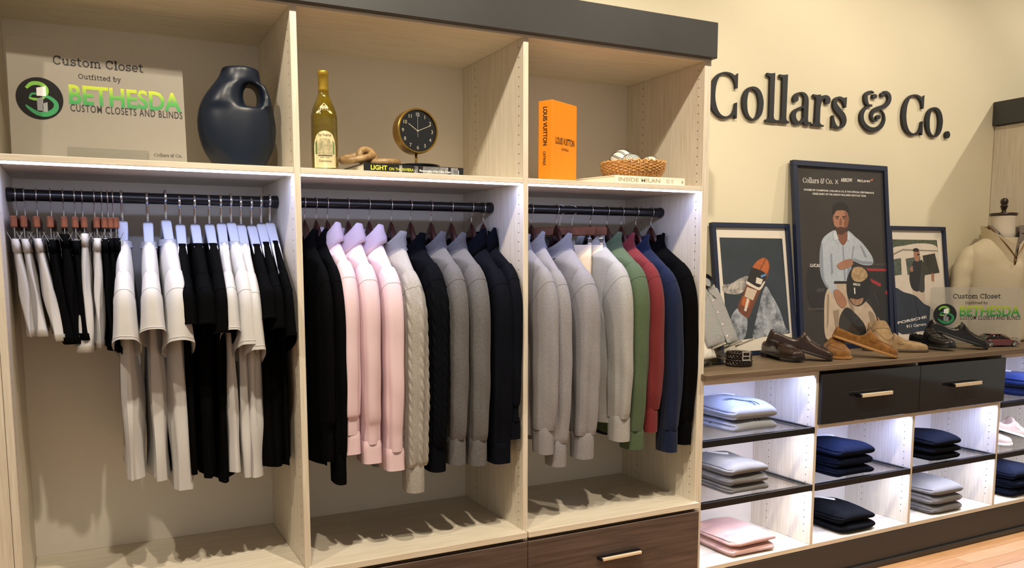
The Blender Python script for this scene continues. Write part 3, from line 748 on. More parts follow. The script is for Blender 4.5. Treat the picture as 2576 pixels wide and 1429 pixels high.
# slab-serif letters drawn from strokes (height 7 = capital)
def arcp(cx, cy, rx, ry, a0, a1, n=14): return [(cx+rx*math.cos(math.radians(a0+(a1-a0)*i/n)), cy+ry*math.sin(math.radians(a0+(a1-a0)*i/n))) for i in range(n+1)]
SL = {'C': (6.2, [arcp(3.3, 3.5, 2.5, 3.1, 38, 322), [(5.35, 4.7), (5.35, 6.5)]]),
 'O': (6.9, [arcp(3.4, 3.5, 2.7, 3.1, 0, 360, 28)]),
 'u': (5.6, [[(.2, 4.7), (1.3, 4.7)], [(1.2, 4.7), (1.2, 1.9)]+arcp(2.7, 1.9, 1.5, 1.6, 180, 290)+[(4.1, 1.4)], [(3.2, 4.7), (4.3, 4.7)], [(4.2, 4.7), (4.2, .3), (5.2, .3)]]),
 's': (4.3, [[(3.5, 4.9), (3.5, 3.7)], arcp(2.1, 3.7, 1.4, 1.1, 20, 270, 12)+arcp(2.1, 1.45, 1.5, 1.15, 90, -160, 12), [(.55, .2), (.55, 1.5)]]),
 't': (3.6, [[(.2, 4.7), (3.2, 4.7)], [(1.4, 6.3), (1.4, 1.3)]+arcp(2.5, 1.3, 1.1, 1.0, 180, 310)]),
 'o': (5.1, [arcp(2.5, 2.5, 2.0, 2.2, 0, 360, 26)]),
 'm': (8.2, [[(.2, 4.7), (1.2, 4.7), (1.2, .3)], [(.3, .3), (2.1, .3)], arcp(2.6, 3.3, 1.4, 1.4, 170, 0)+[(4.0, .3)], [(3.3, .3), (4.9, .3)], arcp(5.4, 3.3, 1.4, 1.4, 170, 0)+[(6.8, .3)], [(5.9, .3), (7.8, .3)]]),
 'l': (2.7, [[(.3, 6.9), (1.3, 6.9), (1.3, .3)], [(.3, .3), (2.4, .3)]]),
 'e': (4.8, [[(.6, 2.6), (4.3, 2.6)], arcp(2.45, 2.5, 1.9, 2.2, 3, 315)]),
 'f': (3.4, [[(.2, 4.7), (2.9, 4.7)], [(1.3, .3), (1.3, 5.6)]+arcp(2.4, 5.7, 1.1, 1.2, 180, 50), [(.3, .3), (2.6, .3)]]),
 'i': (2.8, [[(.3, 4.7), (1.3, 4.7), (1.3, .3)], [(.3, .3), (2.4, .3)], [(1.0, 6.5), (1.7, 6.5)]]),
 'd': (5.4, [arcp(2.3, 2.5, 1.8, 2.2, 40, 320), [(2.9, 6.9), (3.9, 6.9), (3.9, .3), (5.0, .3)]]),
 'b': (5.2, [[(.2, 6.9), (1.2, 6.9), (1.2, .3)], arcp(2.7, 2.5, 1.8, 2.2, 140, -140)]),
 'y': (5.0, [[(.1, 4.7), (1.8, 4.7)], [(3.2, 4.7), (4.8, 4.7)], [(.9, 4.7), (2.5, .6)], [(4.1, 4.7), (2.3, -.7), (1.5, -1.9), (.6, -1.9)]])}
def slab(text, cap, hw=.46):
    k = cap/7; x = 0; gs_ = []
    for ch in text:
        if ch == ' ': x += 2.6; continue
        w, st = SL[ch]
        for s in st:
            L, Rr = [], []
            for i in range(len(s)):
                t = np.array(s[min(i+1, len(s)-1)])-np.array(s[max(i-1, 0)]); t = t/(np.linalg.norm(t)+1e-9); nn = np.array([-t[1], t[0]])
                q = np.array(s[i], float)
                if i in (0, len(s)-1): q = q+t*(.18 if i else -.18)
                f = 1.0
                if 0 < i < len(s)-1:
                    d1 = np.array(s[i])-np.array(s[i-1]); d1 = d1/np.linalg.norm(d1); f = 1/max(.6, float(d1@t))
                L.append(q+nn*hw*f); Rr.append(q-nn*hw*f)
            V = [((x+p[0])*k, p[1]*k, 0) for pr in zip(L, Rr) for p in pr]
            gs_.append((V, [[2*i, 2*i+1, 2*i+3, 2*i+2] for i in range(len(s)-1)]))
        x += w+.35
    g = join(*gs_); return g, x*k

# ------------------------------------------------------------------ acrylic signs
ACR = glassmat('clear_acrylic', (.93, .94, .93), 1.0); ACE = mat('frosted_acrylic_edge', 'efe9da', .3)
PAPER = mat('sign_sheet', 'd6cfc2', .35, coat=.2); PAPER.node_tree.nodes['Principled BSDF'].inputs['Alpha'].default_value = .26
INK = mat('sign_ink', '1a1514', .5)
def grad_mat():
    m = mat('green_yellow_gradient', '5aa63a', .5); nt = m.node_tree; b = nt.nodes['Principled BSDF']
    tc = nt.nodes.new('ShaderNodeTexCoord'); sp = nt.nodes.new('ShaderNodeSeparateXYZ'); r = nt.nodes.new('ShaderNodeValToRGB')
    nt.links.new(tc.outputs['Generated'], sp.inputs[0]); nt.links.new(sp.outputs[2], r.inputs[0]); nt.links.new(r.outputs[0], b.inputs['Base Color'])
    r.color_ramp.elements[0].color = (*lin('2f8f4e'), 1); r.color_ramp.elements[1].color = (*lin('c6d22b'), 1)
    e = r.color_ramp.elements.new(.45); e.color = (*lin('4ba543'), 1); return m
GRAD = grad_mat(); LGREEN = mat('logo_green', '7fc241', .4); TEALG = mat('logo_dark_green', '2c8f55', .4); LBLACK = mat('logo_black', '141414', .25); LWHITE = mat('logo_white', 'f2f2f2', .5); LGREY_ = mat('logo_grey', '8c8f90', .5)
def acrylic_sign(o, ex, ey, w, h, label, footw):
    M = plane_frame(o, ex, ey); t = thing('acrylic_sign', o, label, 'sign')
    P = lambda g, d: xf(g, M @ Matrix.Translation((0, 0, d)))
    r = .018; ol = []
    for cx, cy, a0 in ((w-r, r, -90), (w-r, h-r, 0), (r, h-r, 90), (r, r, 180)): ol += arcp(cx, cy, r, r, a0, a0+90, 6)
    obj('print_sheet', *P(tri_poly(ol, (), None, .0005), .0032), PAPER, t)
    obj('clear_pane', *P(tri_poly(ol, (), None, .003), .0), ACR, t)
    D = -.0016+.0008
    D = .0041
    def ink(name, g, m, x, y, d=D): return obj(name, *P(([(v[0]+x, v[1]+y, 0) for v in g[0]], g[1]), d), m, t)
    _, tw = slab('Custom Closet', 1.0); g, tw = slab('Custom Closet', w*.52/tw, .5); ink('lettering', g, INK, w*.5-tw/2+w*.005, h*.80)
    _, tw = slab('Outfitted by', 1.0); g, tw = slab('Outfitted by', w*.245/tw, .5); ink('lettering', g, INK, w*.5-tw/2+w*.005, h*.70)
    ink('brand_lettering', textg('BETHESDA', .090*w/.56*1.02, w*.655, bold=.0020), GRAD, w*.325, h*.490)
    ink('lettering', textg('CUSTOM CLOSETS AND BLINDS', .036*w/.56, w*.655, bold=.0003, space=1.15), INK, w*.330, h*.425)
    ink('brand_lettering', brand(w*.17), INK, w*.80, h*.085)
    # round emblem
    R_ = w*.128; cx, cy = w*.165, h*.51
    em = ink('round_emblem', tri_poly(arcp(0, 0, R_, R_, 0, 354, 40)), LBLACK, cx, cy, D+.0003)
    def lg(pts, m, d, name='emblem_stroke'):
        S = stroke([(a*R_, b*R_, q*R_) for a, b, q in pts], (cx, cy), 1.0, 8); return obj(name, *P(tri_poly(S), d), m, em)
    lg([(-.55, .45, .06), (-.3, .68, .09), (.05, .70, .09), (.3, .5, .08), (.3, .2, .05), (.05, -.02, .06), (-.25, -.05, .06), (-.45, .0, .04)], LGREEN, D+.0006)
    lg([(-.42, .02, .04), (-.3, .2, .05), (.05, .18, .06), (.45, .05, .08), (.68, -.2, .10), (.62, -.5, .12), (.3, -.72, .12), (-.1, -.72, .10), (-.45, -.5, .07), (-.6, -.35, .03)], TEALG, D+.0007)
    for a, b, c_, d_, mm in ((-.12, .12, .28, .60, LWHITE), (-.12, -.58, .14, .08, LGREY_), (.1, -.62, .32, -.15, LGREY_)):
        obj('emblem_tower', *P(([(cx+a*R_, cy+b*R_, 0), (cx+c_*R_, cy+b*R_, 0), (cx+c_*R_, cy+d_*R_, 0), (cx+a*R_, cy+(d_-.1)*R_, 0)], [[0, 1, 2, 3]]), D+.0009), mm, em)
    obj('clear_foot', *P(boxg(w*.30, w*.30+footw, .0, .035, .0031, .045, .002), 0), ACR, t)
    return t
SHY = -.36
acrylic_sign((-.172, SHY, Z_S), (1, .015, 0), (0, .10, 1), .455, .340, 'large clear acrylic sign leaning in the upper closet bay beside the blue jug', .21)
# ------------------------------------------------------------------ blue jug with a hole
JUG = mat('matte_navy_ceramic', '121b2a', .36, var=.06, vscale=6, spec=.32)
def jug():
    y0 = -.33; f = lambda zx, zy: at(zx/3.3237, zy/3.3237, 'y', y0)
    Lf = cr([(1848, 555), (1842, 600), (1825, 640), (1780, 700), (1705, 800), (1660, 900), (1646, 1010), (1660, 1130), (1700, 1250), (1765, 1350), (1800, 1410), (1815, 1440)], 4)
    Rt = cr([(2150, 578), (2172, 615), (2192, 680), (2232, 780), (2275, 900), (2303, 1050), (2305, 1150), (2282, 1270), (2235, 1360), (2205, 1415), (2190, 1440)], 4)
    L3 = [f(*p) for p in Lf]; R3 = [f(*p) for p in Rt]
    lx = lambda z: float(np.interp(z, [p[2] for p in L3][::-1], [p[0] for p in L3][::-1])); rx = lambda z: float(np.interp(z, [p[2] for p in R3][::-1], [p[0] for p in R3][::-1]))
    hc = f(2092, 820); hx, hz, ha, hb = hc[0], hc[2], .0225, .0365
    zb, zt = Z_S, min(L3[0][2], 2.02)
    # signed-distance style column walk: two shells meeting around the hole
    nz, N = 64, 40; parts = []
    def shell(xa, xb, z0, z1, T, n, capT=True):
        rings = []
        for i in range(n+1):
            z = z0+(z1-z0)*i/n; a, b = xa(z), xb(z); t = T(z, b-a)
            rings.append([((a+b)/2+(b-a)/2*math.cos(q), y0+t*math.sin(q), z) for q in [2*PI*k/N for k in range(N)]])
        return loft(rings, True, True)
    TT = lambda z, w: .052+.034*math.sin(max(0, min(1, (1.99-z)/.30))*PI*.62)
    hl = lambda z: hx-ha*math.sqrt(max(0, 1-((z-hz)/hb)**2)); hr = lambda z: hx+ha*math.sqrt(max(0, 1-((z-hz)/hb)**2))
    parts.append(shell(lx, rx, zb, hz-hb*.98, TT, 30)); parts.append(shell(lx, hl, hz-hb*1.02, hz+hb*1.02, lambda z, w: TT(z, w)*.99, 22))
    parts.append(shell(hr, rx, hz-hb*1.02, hz+hb*1.02, lambda z, w: TT(z, w)*.86, 22)); parts.append(shell(lx, lambda z: min(rx(z), rx(1.999)), hz+hb*.98, zt, lambda z, w: TT(z, w)*.95, 14))
    o = obj('ceramic_jug', *join(*parts), JUG, smooth=True)
    r = o.modifiers.new('r', 'REMESH'); r.mode = 'VOXEL'; r.voxel_size = .0045; r.use_smooth_shade = True
    s = o.modifiers.new('s', 'SMOOTH'); s.factor = .7; s.iterations = 30
    return tag(o, 'navy blue ceramic jug with a round hole in its side', 'jug')
jug()
# ------------------------------------------------------------------ bottle, clock, knot, books
GLASSG = mat('olive_bottle_glass', '4a3d06', .06, spec=.6, coat=.5, col2='6b5a0a', vscale=6, stretch=(1, 1, 2))
FOIL = mat('gold_foil', 'b79a3a', .35, metal=.7, var=.12, vscale=60); LABEL = mat('cream_label', 'dccf9f', .6, var=.04, vscale=40)
LABELG = mat('label_green_vine', '5d7a4a', .6); LABELB = mat('label_brown_line', '4f4330', .6); LABELY = mat('label_grey_drawing', '8f8a6c', .7, col2='c3b98c', vscale=90)
b = at(818, 422, 'y', -.445); BX = b[0]; bz = Z_S
bt = thing('wine_bottle', (BX, -.445, bz), 'olive glass wine bottle with gold foil neck and cream label', 'bottle')
pr = [(.030, 0), (.0385, .003), (.0405, .012), (.0405, .145), (.0385, .170), (.033, .190), (.025, .208), (.0185, .223), (.0155, .236), (.0150, .245)]
obj('glass_body', *lathe([(a, z) for a, z in [(p[0], p[1]) for p in cr(pr, 4)]], 40, (BX, -.445, bz)), GLASSG, bt, smooth=True)
obj('foil_neck', *lathe([(.0155, .236), (.0157, .245), (.0152, .285), (.0162, .286), (.0166, .296), (.0155, .300), (.0, .301)], 32, (BX, -.445, bz)), FOIL, bt, smooth=True)
def wrap(pts, r, m, par, name, c=(BX, -.445, bz), face=math.radians(-104)):
    """flat outline (arc length, z) wrapped round a cylinder facing the camera"""
    g = tri_poly(pts); rr = r if callable(r) else (lambda z: r)
    bm = bmesh.new(); vs = [bm.verts.new((v[0], v[1], 0)) for v in g[0]]
    for q in g[1]:
        try: bm.faces.new([vs[i] for i in q])
        except ValueError: pass
    for x in [i*.006-.06 for i in range(21)]:
        bmesh.ops.bisect_plane(bm, geom=bm.verts[:]+bm.edges[:]+bm.faces[:], plane_co=(x, 0, 0), plane_no=(1, 0, 0))
    bm.verts.index_update(); V = [(c[0]+rr(v.co.y)*math.cos(face+v.co.x/.041), c[1]+rr(v.co.y)*math.sin(face+v.co.x/.041), c[2]+v.co.y) for v in bm.verts]
    Fc = [[v.index for v in q.verts] for q in bm.faces]; bm.free()
    return obj(name, V, Fc, m, par, smooth=True)
lab = wrap([(-.036, .006), (.0, .0035), (.036, .006), (.036, .070), (.033, .090)]+arcp(0, .085, .032, .030, 10, 170, 12)+[(-.033, .090), (-.036, .070)], .0412, LABEL, bt, 'label')
wrap([(-.022, .040), (.022, .040), (.022, .075), (.014, .092), (-.014, .092), (-.022, .075)], .0415, LABELY, lab, 'label_drawing')
for sx in (-1, 1): wrap([(sx*.024, .045), (sx*.031, .047), (sx*.031, .080), (sx*.024, .088)], .0416, LABELG, lab, 'label_vine')
wrap(arcp(0, .041, .024, .0016, 0, 350, 20), .0417, LABELB, lab, 'label_line')
for tx_, sz, zz, w_ in (('Far Niente', .012, .099, .038), ('Chardonnay', .010, .022, .040), ('NAPA VALLEY', .005, .034, .030)):
    g = textg(tx_, sz, w_, align='CENTER')
    obj('label_lettering', [(BX+.0418*math.cos(math.radians(-104)+v[0]/.041), -.445+.0418*math.sin(math.radians(-104)+v[0]/.041), bz+zz+v[1]) for v in g[0]], g[1], LABELB, lab)
rz_ = lambda z: float(np.interp(z, [.145, .170, .190, .208], [.0408, .0389, .0334, .0255]))
nl = wrap([(-.038, .157), (-.034, .150), (-.010, .178), (0, .176), (.010, .178), (.034, .150), (.038, .157), (.012, .190), (0, .200), (-.012, .190)], rz_, LABEL, bt, 'neck_label')
wrap(arcp(0, .186, .006, .006, 0, 350, 16), lambda z: rz_(z)+.0004, LABELY, nl, 'label_seal')

def book(name, o, ex, ey, w, d, h, cov, label, page='f2ead8'):
    """closed book: spine along ex at the front, depth along ey, thickness h"""
    M = plane_frame(o, ex, ey); t = thing(name, o, label, 'book')
    c = .003
    g = join(boxg(0, w, 0, d, 0, c, .0006), boxg(0, w, 0, d, h-c, h, .0006), boxg(0, w, -.002, c, 0, h, .0012))
    obj('cover', *xf(g, M), cov, t)
    obj('page_block', *xf(boxg(.003, w-.003, c+.0002, d-.004, c+.0002, h-c-.0002, .0004), M), mat('book_pages', page, .8, var=.03, vscale=300, stretch=(1, 1, 30)), t)
    return t, M
def spine_text(t, M, txt, size, x, z, m, width=None, bold=0.):
    g = textg(txt, size, width, bold=bold); obj('spine_lettering', *xf(g, M @ plane_frame((x, -.0024, z), (1, 0, 0), (0, 0, 1))), m, t)
RIV = mat('riviera_cover', '17181a', .3, coat=.4); RIVP = mat('riviera_photo', '3c3d40', .35, col2='a7a8ab', vscale=30, detail=6)
YTX = mat('yellow_print', 'd7d64a', .5); WTX = mat('white_print', 'f0f0ee', .5)
a0 = at(915, 413, 'y', -.468); a1 = at(1165, 425, 'y', -.462)
t, M = book('book', (a0[0], -.468, Z_S), (1, .012, 0), (-.06, 1, 0), a1[0]-a0[0], .26, .0275, RIV, 'black coffee-table book about the Riviera under the clock')
W_ = a1[0]-a0[0]
spine_text(t, M, 'LIGHT', .020, .022, .008, YTX, .055, .0006); spine_text(t, M, 'ON THE RIVIERA', .013, .083, .008, YTX, .085, .0002); spine_text(t, M, 'Photography of the Côte d\'Azur', .0105, .188, .008, WTX, .112, .0002)
for xa, xb in ((.118, .128), (.170, .183), (.2, .29), (.30, .325)):
    if xb < W_: obj('spine_photo', *xf(([(xa, -.0022, .002), (xb, -.0022, .002), (xb, -.0022, .0255), (xa, -.0022, .0255)], [[0, 1, 2, 3]]), M), RIVP, t)
obj('spine_mark', *xf(([(W_-.020, -.0023, .004), (W_-.018, -.0023, .004), (W_-.018, -.0023, .018), (W_-.020, -.0023, .018)], [[0, 1, 2, 3]]), M), WTX, t)
# clock
BRASS = mat('brushed_brass', 'b08d45', .3, metal=.9, var=.08, vscale=120, stretch=(1, 1, .2)); CLK = mat('clock_black', '121315', .12, coat=.6); HANDM = mat('pale_gold_hands', 'd8cfb8', .3, metal=.5)
cc = at(1046, 331, 'y', -.36); ZB = Z_S+.0275
ck = thing('table_clock', (cc[0]-.005, -.35, ZB), 'brass-rimmed table clock with black dial on a black tray base', 'clock')
fx = math.radians(4)     # dial turned a little towards the room
M = Matrix.Translation((cc[0], -.36, cc[2])) @ Matrix.Rotation(fx, 4, 'Z') @ Matrix.Rotation(PI/2, 4, 'X')
R0 = .0745
obj('rim', *xf(lathe([(.001, -.0265), (R0-.004, -.026), (R0, -.024), (R0, .018), (R0-.002, .020), (R0-.006, .020), (R0-.006, .012)], 56, cap=False), M), BRASS, ck, smooth=True, sharp=40)
dial = obj('dial', *xf(lathe([(0, .0138), (R0-.006, .0138)], 48, cap=False), M), CLK, ck)
for n in range(1, 13):
    a = PI/2-n*PI/6; g = textg(str(n), .0165, None, align='CENTER', bold=.0001); obj('numeral', *xf(([(v[0]+.054*math.cos(a), v[1]+.054*math.sin(a)-.0058, .0144) for v in g[0]], g[1]), M), HANDM, dial)
for ang, L, w, bk in ((147, .040, .0011, 0), (23, .052, .0009, 0), (90, .060, .0005, .02)):
    a = math.radians(ang); d = (math.cos(a), math.sin(a)); n_ = (-d[1]*w, d[0]*w)
    obj('hand', *xf(([(-d[0]*bk+n_[0], -d[1]*bk+n_[1], .0150), (-d[0]*bk-n_[0], -d[1]*bk-n_[1], .0150), (d[0]*L-n_[0], d[1]*L-n_[1], .0150), (d[0]*L+n_[0], d[1]*L+n_[1], .0150)], [[0, 1, 2, 3]]), M), HANDM, dial)
obj('hub', *xf(lathe([(0.0001, .0165), (.0028, .016), (.0028, .0145)], 14), M), HANDM, dial)
obj('stem', *tubeg([(cc[0], -.36, ZB+.006), (cc[0], -.36, cc[2]-R0+.004)], .0042, 14), BRASS, ck, smooth=True)
obj('tray_base', *lathe([(.0, .0), (.055, .0), (.070, .006), (.075, .012), (.074, .013), (.066, .0085), (0, .007)], 48, (cc[0]+.006, -.36, ZB)), BLACKM, ck, smooth=True)
# carved chain knot
KN = mat('burl_wood', '7a5c36', .45, col2='b59769', vscale=25, detail=5, bump=.1, bscale=60)
k1 = at(905, 412, 'y', -.40); kz = ZB+.0
kt = thing('wooden_knot', (.83, -.38, ZB), 'carved light wood chain knot lying beside the clock', 'ornament')
def ring_link(c, a, b_, r, rot, name):
    P = [Matrix.Translation(c) @ rot @ Vector((a*math.cos(q), b_*math.sin(q), 0)) for q in [2*PI*i/28 for i in range(28)]]
    obj(name, *tubeg([tuple(p) for p in P], r, 14, closed=True), KN, kt, smooth=True)
kk = at(905, 400, 'y', -.39)
ring_link((kk[0]-.005, -.38, ZB+.026), .052, .028, .0115, Matrix.Rotation(-.22, 4, 'Y') @ Matrix.Rotation(.25, 4, 'X'), 'chain_link')
ring_link((kk[0]+.030, -.375, ZB+.030), .030, .024, .0115, Matrix.Rotation(1.35, 4, 'X') @ Matrix.Rotation(.3, 4, 'Y'), 'chain_link')
ring_link((kk[0]+.085, -.385, ZB+.0135), .045, .028, .0115, Matrix.Rotation(-.04, 4, 'Y'), 'chain_link')
# orange book standing
OR = mat('orange_cloth', 'ea8c12', .6, var=.04, vscale=200, bump=.1, bscale=500)
e0 = at(1390, 300, 'y', -.42)
ns_ = Vector((-.90, -.436, 0)).normalized(); nc = Vector((.436, -.90, 0)).normalized()
hgt = at(1390, 250, 'y', -.42)[2]-Z_S
base = Vector((e0[0], -.42, Z_S)); th = .060; wdt = .165
t = thing('book', base, 'tall orange cloth-bound fashion book standing upright', 'book')
# frame: x along cover away from spine = -ns_, y up, z = cover normal
Mb = plane_frame(base, -ns_, (0, 0, 1))
if (Mb.to_3x3() @ Vector((0, 0, 1))).dot(nc) < 0: sg = -1
else: sg = 1
g = join(boxg(0, wdt, 0, hgt, -.003, 0, .001), boxg(0, wdt, 0, hgt, -th, -th+.003, .001), boxg(-.002, .003, 0, hgt, -th, 0, .0015))
if sg < 0: g = ([(v[0], v[1], -v[2]) for v in g[0]], g[1])
obj('cover', *xf(g, Mb), OR, t)
g = boxg(.0032, wdt-.004, .003, hgt-.003, -th+.0032, -.0032, .0005)
if sg < 0: g = ([(v[0], v[1], -v[2]) for v in g[0]], g[1])
obj('page_block', *xf(g, Mb), mat('book_pages', 'f2ead8'), t)
INKB = mat('dark_brown_ink', '2a1408', .5)
Mc = plane_frame(base+nc*.0008, -ns_, (0, 0, 1))
def ctext(txt, size, x, y, w, al='CENTER', b_=.0): obj('cover_lettering', *xf(([(v[0]+x, v[1]+y, 0) for v in textg(txt, size, w, align=al, bold=b_)[0]], textg(txt, size, w, align=al, bold=b_)[1]), Mc), INKB, t)
ctext('LOUIS VUITTON', .034, .084, .138, .128, b_=.0004); ctext('CATWALK', .013, .084, .117, .050, b_=.0001)
Ms = plane_frame(base+ns_*.0026-nc*th, (0, 0, -1), Vector((0, 0, -1)).cross(-ns_) if False else nc)
def stext(txt, size, x, w, b_=.0, up=.022): 
    g = textg(txt, size, w, bold=b_); obj('spine_lettering', *xf(([(v[0]-x, v[1]+up, 0) for v in g[0]], g[1]), Ms), INKB, t)
stext('LOUIS VUITTON', .024, hgt-.022, .135, .0005); stext('CATWALK', .016, hgt-.178, .050, .0002)
g = textg('Yale', .015, .020); My = plane_frame(base+ns_*.0026-nc*th, nc, (0, 0, 1)); obj('spine_lettering', *xf(([(v[0]+.018, v[1]+.006, 0) for v in g[0]], g[1]), My), INKB, t)
# white book with basket and balls
WCOV = mat('white_book_cover', 'efe6d6', .5); GTX = mat('khaki_foil_print', 'a79f82', .5)
m0 = at(1547, 445, 'y', -.475); m1 = at(1722, 450, 'y', -.475); mw_ = m1[0]-m0[0]
t, M = book('book', (m0[0], -.475, Z_S), (1, 0, 0), (-.30, 1, 0), mw_, .27, .0305, WCOV, 'thick white book lying under the rattan bowl')
spine_text(t, M, 'INSIDE MILAN', .0205, .014, .0085, GTX, .19, .0003)
for xa in (.232, .237, .243, .256, .261): spine_text(t, M, 'l', .022, xa, .008, GTX)
obj('spine_mark', *xf(([(mw_-.018, -.0026, .014), (mw_-.013, -.0026, .008), (mw_-.008, -.0026, .014), (mw_-.013, -.0026, .022)], [[0, 1, 2, 3]]), M), GTX, t)
RAT = mat('rattan', 'a8743a', .5, col2='dfae6c', vscale=120, detail=2); RATD = mat('rattan_lining', '7a4e20', .7)
bc = at(1598, 420, 'y', -.36); BC = (bc[0], -.345, Z_S+.0305)
bk = thing('rattan_bowl', BC, 'round woven rattan bowl on the white book', 'bowl')
prof = [(.086, .0), (.103, .010), (.116, .026), (.121, .042), (.120, .058)]
obj('bowl_lining', *lathe([(.001, .004)]+[(r-.004, z) for r, z in cr(prof, 3)], 48, BC, cap=False), RATD, bk, smooth=True)
ws = []
for i in range(46):                                     # upright stakes
    a = 2*PI*i/46; ws.append(tubeg([(BC[0]+(r-.0005)*math.cos(a), BC[1]+(r-.0005)*math.sin(a), BC[2]+z) for r, z in prof], .0022, 5))
st = obj('stakes', *join(*ws), RAT, bk, smooth=True); st['kind'] = 'stuff'
for j in range(11):                                     # woven strands
    z = .003+.0052*j; r = float(np.interp(z, [p[1] for p in prof], [p[0] for p in prof]))
    P = [(BC[0]+(r+.0022*math.cos(46/2*a+j*PI))*math.cos(a), BC[1]+(r+.0022*math.cos(46/2*a+j*PI))*math.sin(a), BC[2]+z+.0006*math.sin(23*a)) for a in [2*PI*i/184 for i in range(184)]]
    obj('woven_strand', *tubeg(P, .0027, 5, closed=True), RAT, bk, smooth=True)
P = [(BC[0]+(.120+.003*math.cos(30*a))*math.cos(a), BC[1]+(.120+.003*math.cos(30*a))*math.sin(a), BC[2]+.061+.003*math.sin(30*a)) for a in [2*PI*i/240 for i in range(240)]]
obj('braided_rim', *tubeg(P, .0042, 6, closed=True), RAT, bk, smooth=True)
BALL = mat('white_glazed_ball', 'ece7dc', .25, coat=.3); LINE = mat('black_glaze_line', '191816', .3)
def ball(cx, cy, cz, r, label, kind):
    t = thing('decorative_ball', (cx, cy, cz-r), label, 'ornament', 'balls in the rattan bowl')
    obj('ball_body', *lathe([(max(.0002, r*math.sin(PI*i/24)), -r*math.cos(PI*i/24)) for i in range(25)], 36, (cx, cy, cz)), BALL, t, smooth=True)
    axes = {'plaid': [((.2, -.4, 1), [-.3, -.2, -.1, .25, .35]), ((1, .3, .2), [-.5, -.4, .1, .2])], 'spiral': [((-.35, -.85, .25), [.25, .45, .62, .76, .87, .95])], 'loop': [((.4, -.6, .5), [.45]), ((-.5, -.5, .7), [.6]), ((.9, -.2, .1), [.35])]}[kind]
    for ax, offs in axes:
        n_ = Vector(ax).normalized(); u_ = n_.orthogonal().normalized(); v_ = n_.cross(u_)
        for of in offs:
            rr = math.sqrt(1-of*of)*r*1.004; P = [Vector((cx, cy, cz))+n_*of*r+(u_*math.cos(q)+v_*math.sin(q))*rr for q in [2*PI*i/40 for i in range(40)]]
            obj('painted_line', *tubeg([tuple(p) for p in P], .0012, 5, closed=True), LINE, t, smooth=True)
b1 = at(1573, 385, 'y', -.345); b2 = at(1586, 397, 'y', -.39); b3 = at(1638, 393, 'y', -.34)
ball(b1[0], -.325, BC[2]+.067, .048, 'white ball with a black plaid pattern at the back of the bowl', 'plaid')
ball(b2[0], -.395, BC[2]+.048, .043, 'white ball with black concentric circles at the bowl front', 'spiral')
ball(b3[0], -.335, BC[2]+.050, .045, 'white ball with loose black loops on it', 'loop')
# ------------------------------------------------------------------ framed pictures on the worktop
FRAME = mat('navy_frame', '1b2540', .4); MATB = mat('cream_mount', 'e2dacd', .7); PGLASS = glassmat('picture_glass', (1, 1, 1), .8)
def onplane(u, v, P0, n):
    d = _f+(u-PX)/FPX*_r-(v-PY)/FPX*_u; t = ((np.array(P0)-CAM) @ np.array(n))/(d @ np.array(n)); return CAM+t*d
def framed(x0, x1, zt, yb, yt, label, bw, mount, org, sc):
    h = math.hypot(zt-CTOP, yt-yb); w = x1-x0
    M = plane_frame((x0, yb, CTOP), (1, 0, 0), (0, yt-yb, zt-CTOP)); t = thing('picture_frame', ((x0+x1)/2, yb, CTOP), label, 'picture', 'framed pictures on the worktop')
    g = join(boxg(0, w, 0, bw, -.012, .012, .001), boxg(0, w, h-bw, h, -.012, .012, .001), boxg(0, bw, bw, h-bw, -.012, .012, .001), boxg(w-bw, w, bw, h-bw, -.012, .012, .001))
    obj('frame', *xf(g, M), FRAME, t)
    obj('mount_board', *xf(boxg(bw-.002, w-bw+.002, bw-.002, h-bw+.002, -.010, -.002, 0), M), mount, t)
    obj('glass_pane', *xf(([(bw-.001, bw-.001, .006), (w-bw+.001, bw-.001, .006), (w-bw+.001, h-bw+.001, .006), (bw-.001, h-bw+.001, .006)], [[0, 1, 2, 3]]), M), PGLASS, t)
    Mi = M.inverted(); n = (M.to_3x3() @ Vector((0, 0, 1))); cnt = [0]
    P0 = tuple(M @ Vector((0, 0, -.002)))
    def loc(p):
        q = onplane(org[0]+p[0]/sc, org[1]+p[1]/sc, P0, tuple(n)); l = Mi @ Vector(q); return (l.x, l.y)
    lo, hi = bw+.0005, bw+.0005
    def clipc(p): return (min(max(p[0], bw), w-bw), min(max(p[1], bw), h-bw))
    pr = [None]
    def shape(name, pts, m, smooth=True):
        P = [clipc(loc(p)) for p in pts]
        if smooth and len(P) > 4: P = [clipc(tuple(q)) for q in cr(P, 4, True)]
        cnt[0] += 1; o = obj(name, *xf(tri_poly(P), M @ Matrix.Translation((0, 0, -.0016+cnt[0]*.00006))), m, pr[0] or t)
        if pr[0] is None: pr[0] = o
        return o
    def words(txt, a, b, m, bold=.0003, fn=None):
        A, B = loc(a), loc(b); wd_ = math.hypot(B[0]-A[0], B[1]-A[1]); cnt[0] += 1
        if fn: g = fn(wd_)
        else:
            hpx = abs(a[2]) if len(a) > 2 else 30
            hh = abs(loc((a[0], a[1]-hpx))[1]-A[1]); g = textg(txt, hh/.72, wd_, bold=bold)
        an = math.atan2(B[1]-A[1], B[0]-A[0])
        obj('lettering', *xf(g, M @ Matrix.Translation((A[0], A[1], -.0016+cnt[0]*.00006)) @ Matrix.Rotation(an, 4, 'Z')), m, pr[0] or t)
    return t, shape, words
def pm(name, c_, c2=None, vs=40): return mat('print_'+name, c_, .7, col2=c2, vscale=vs, detail=6) if c2 else mat('print_'+name, c_, .7)
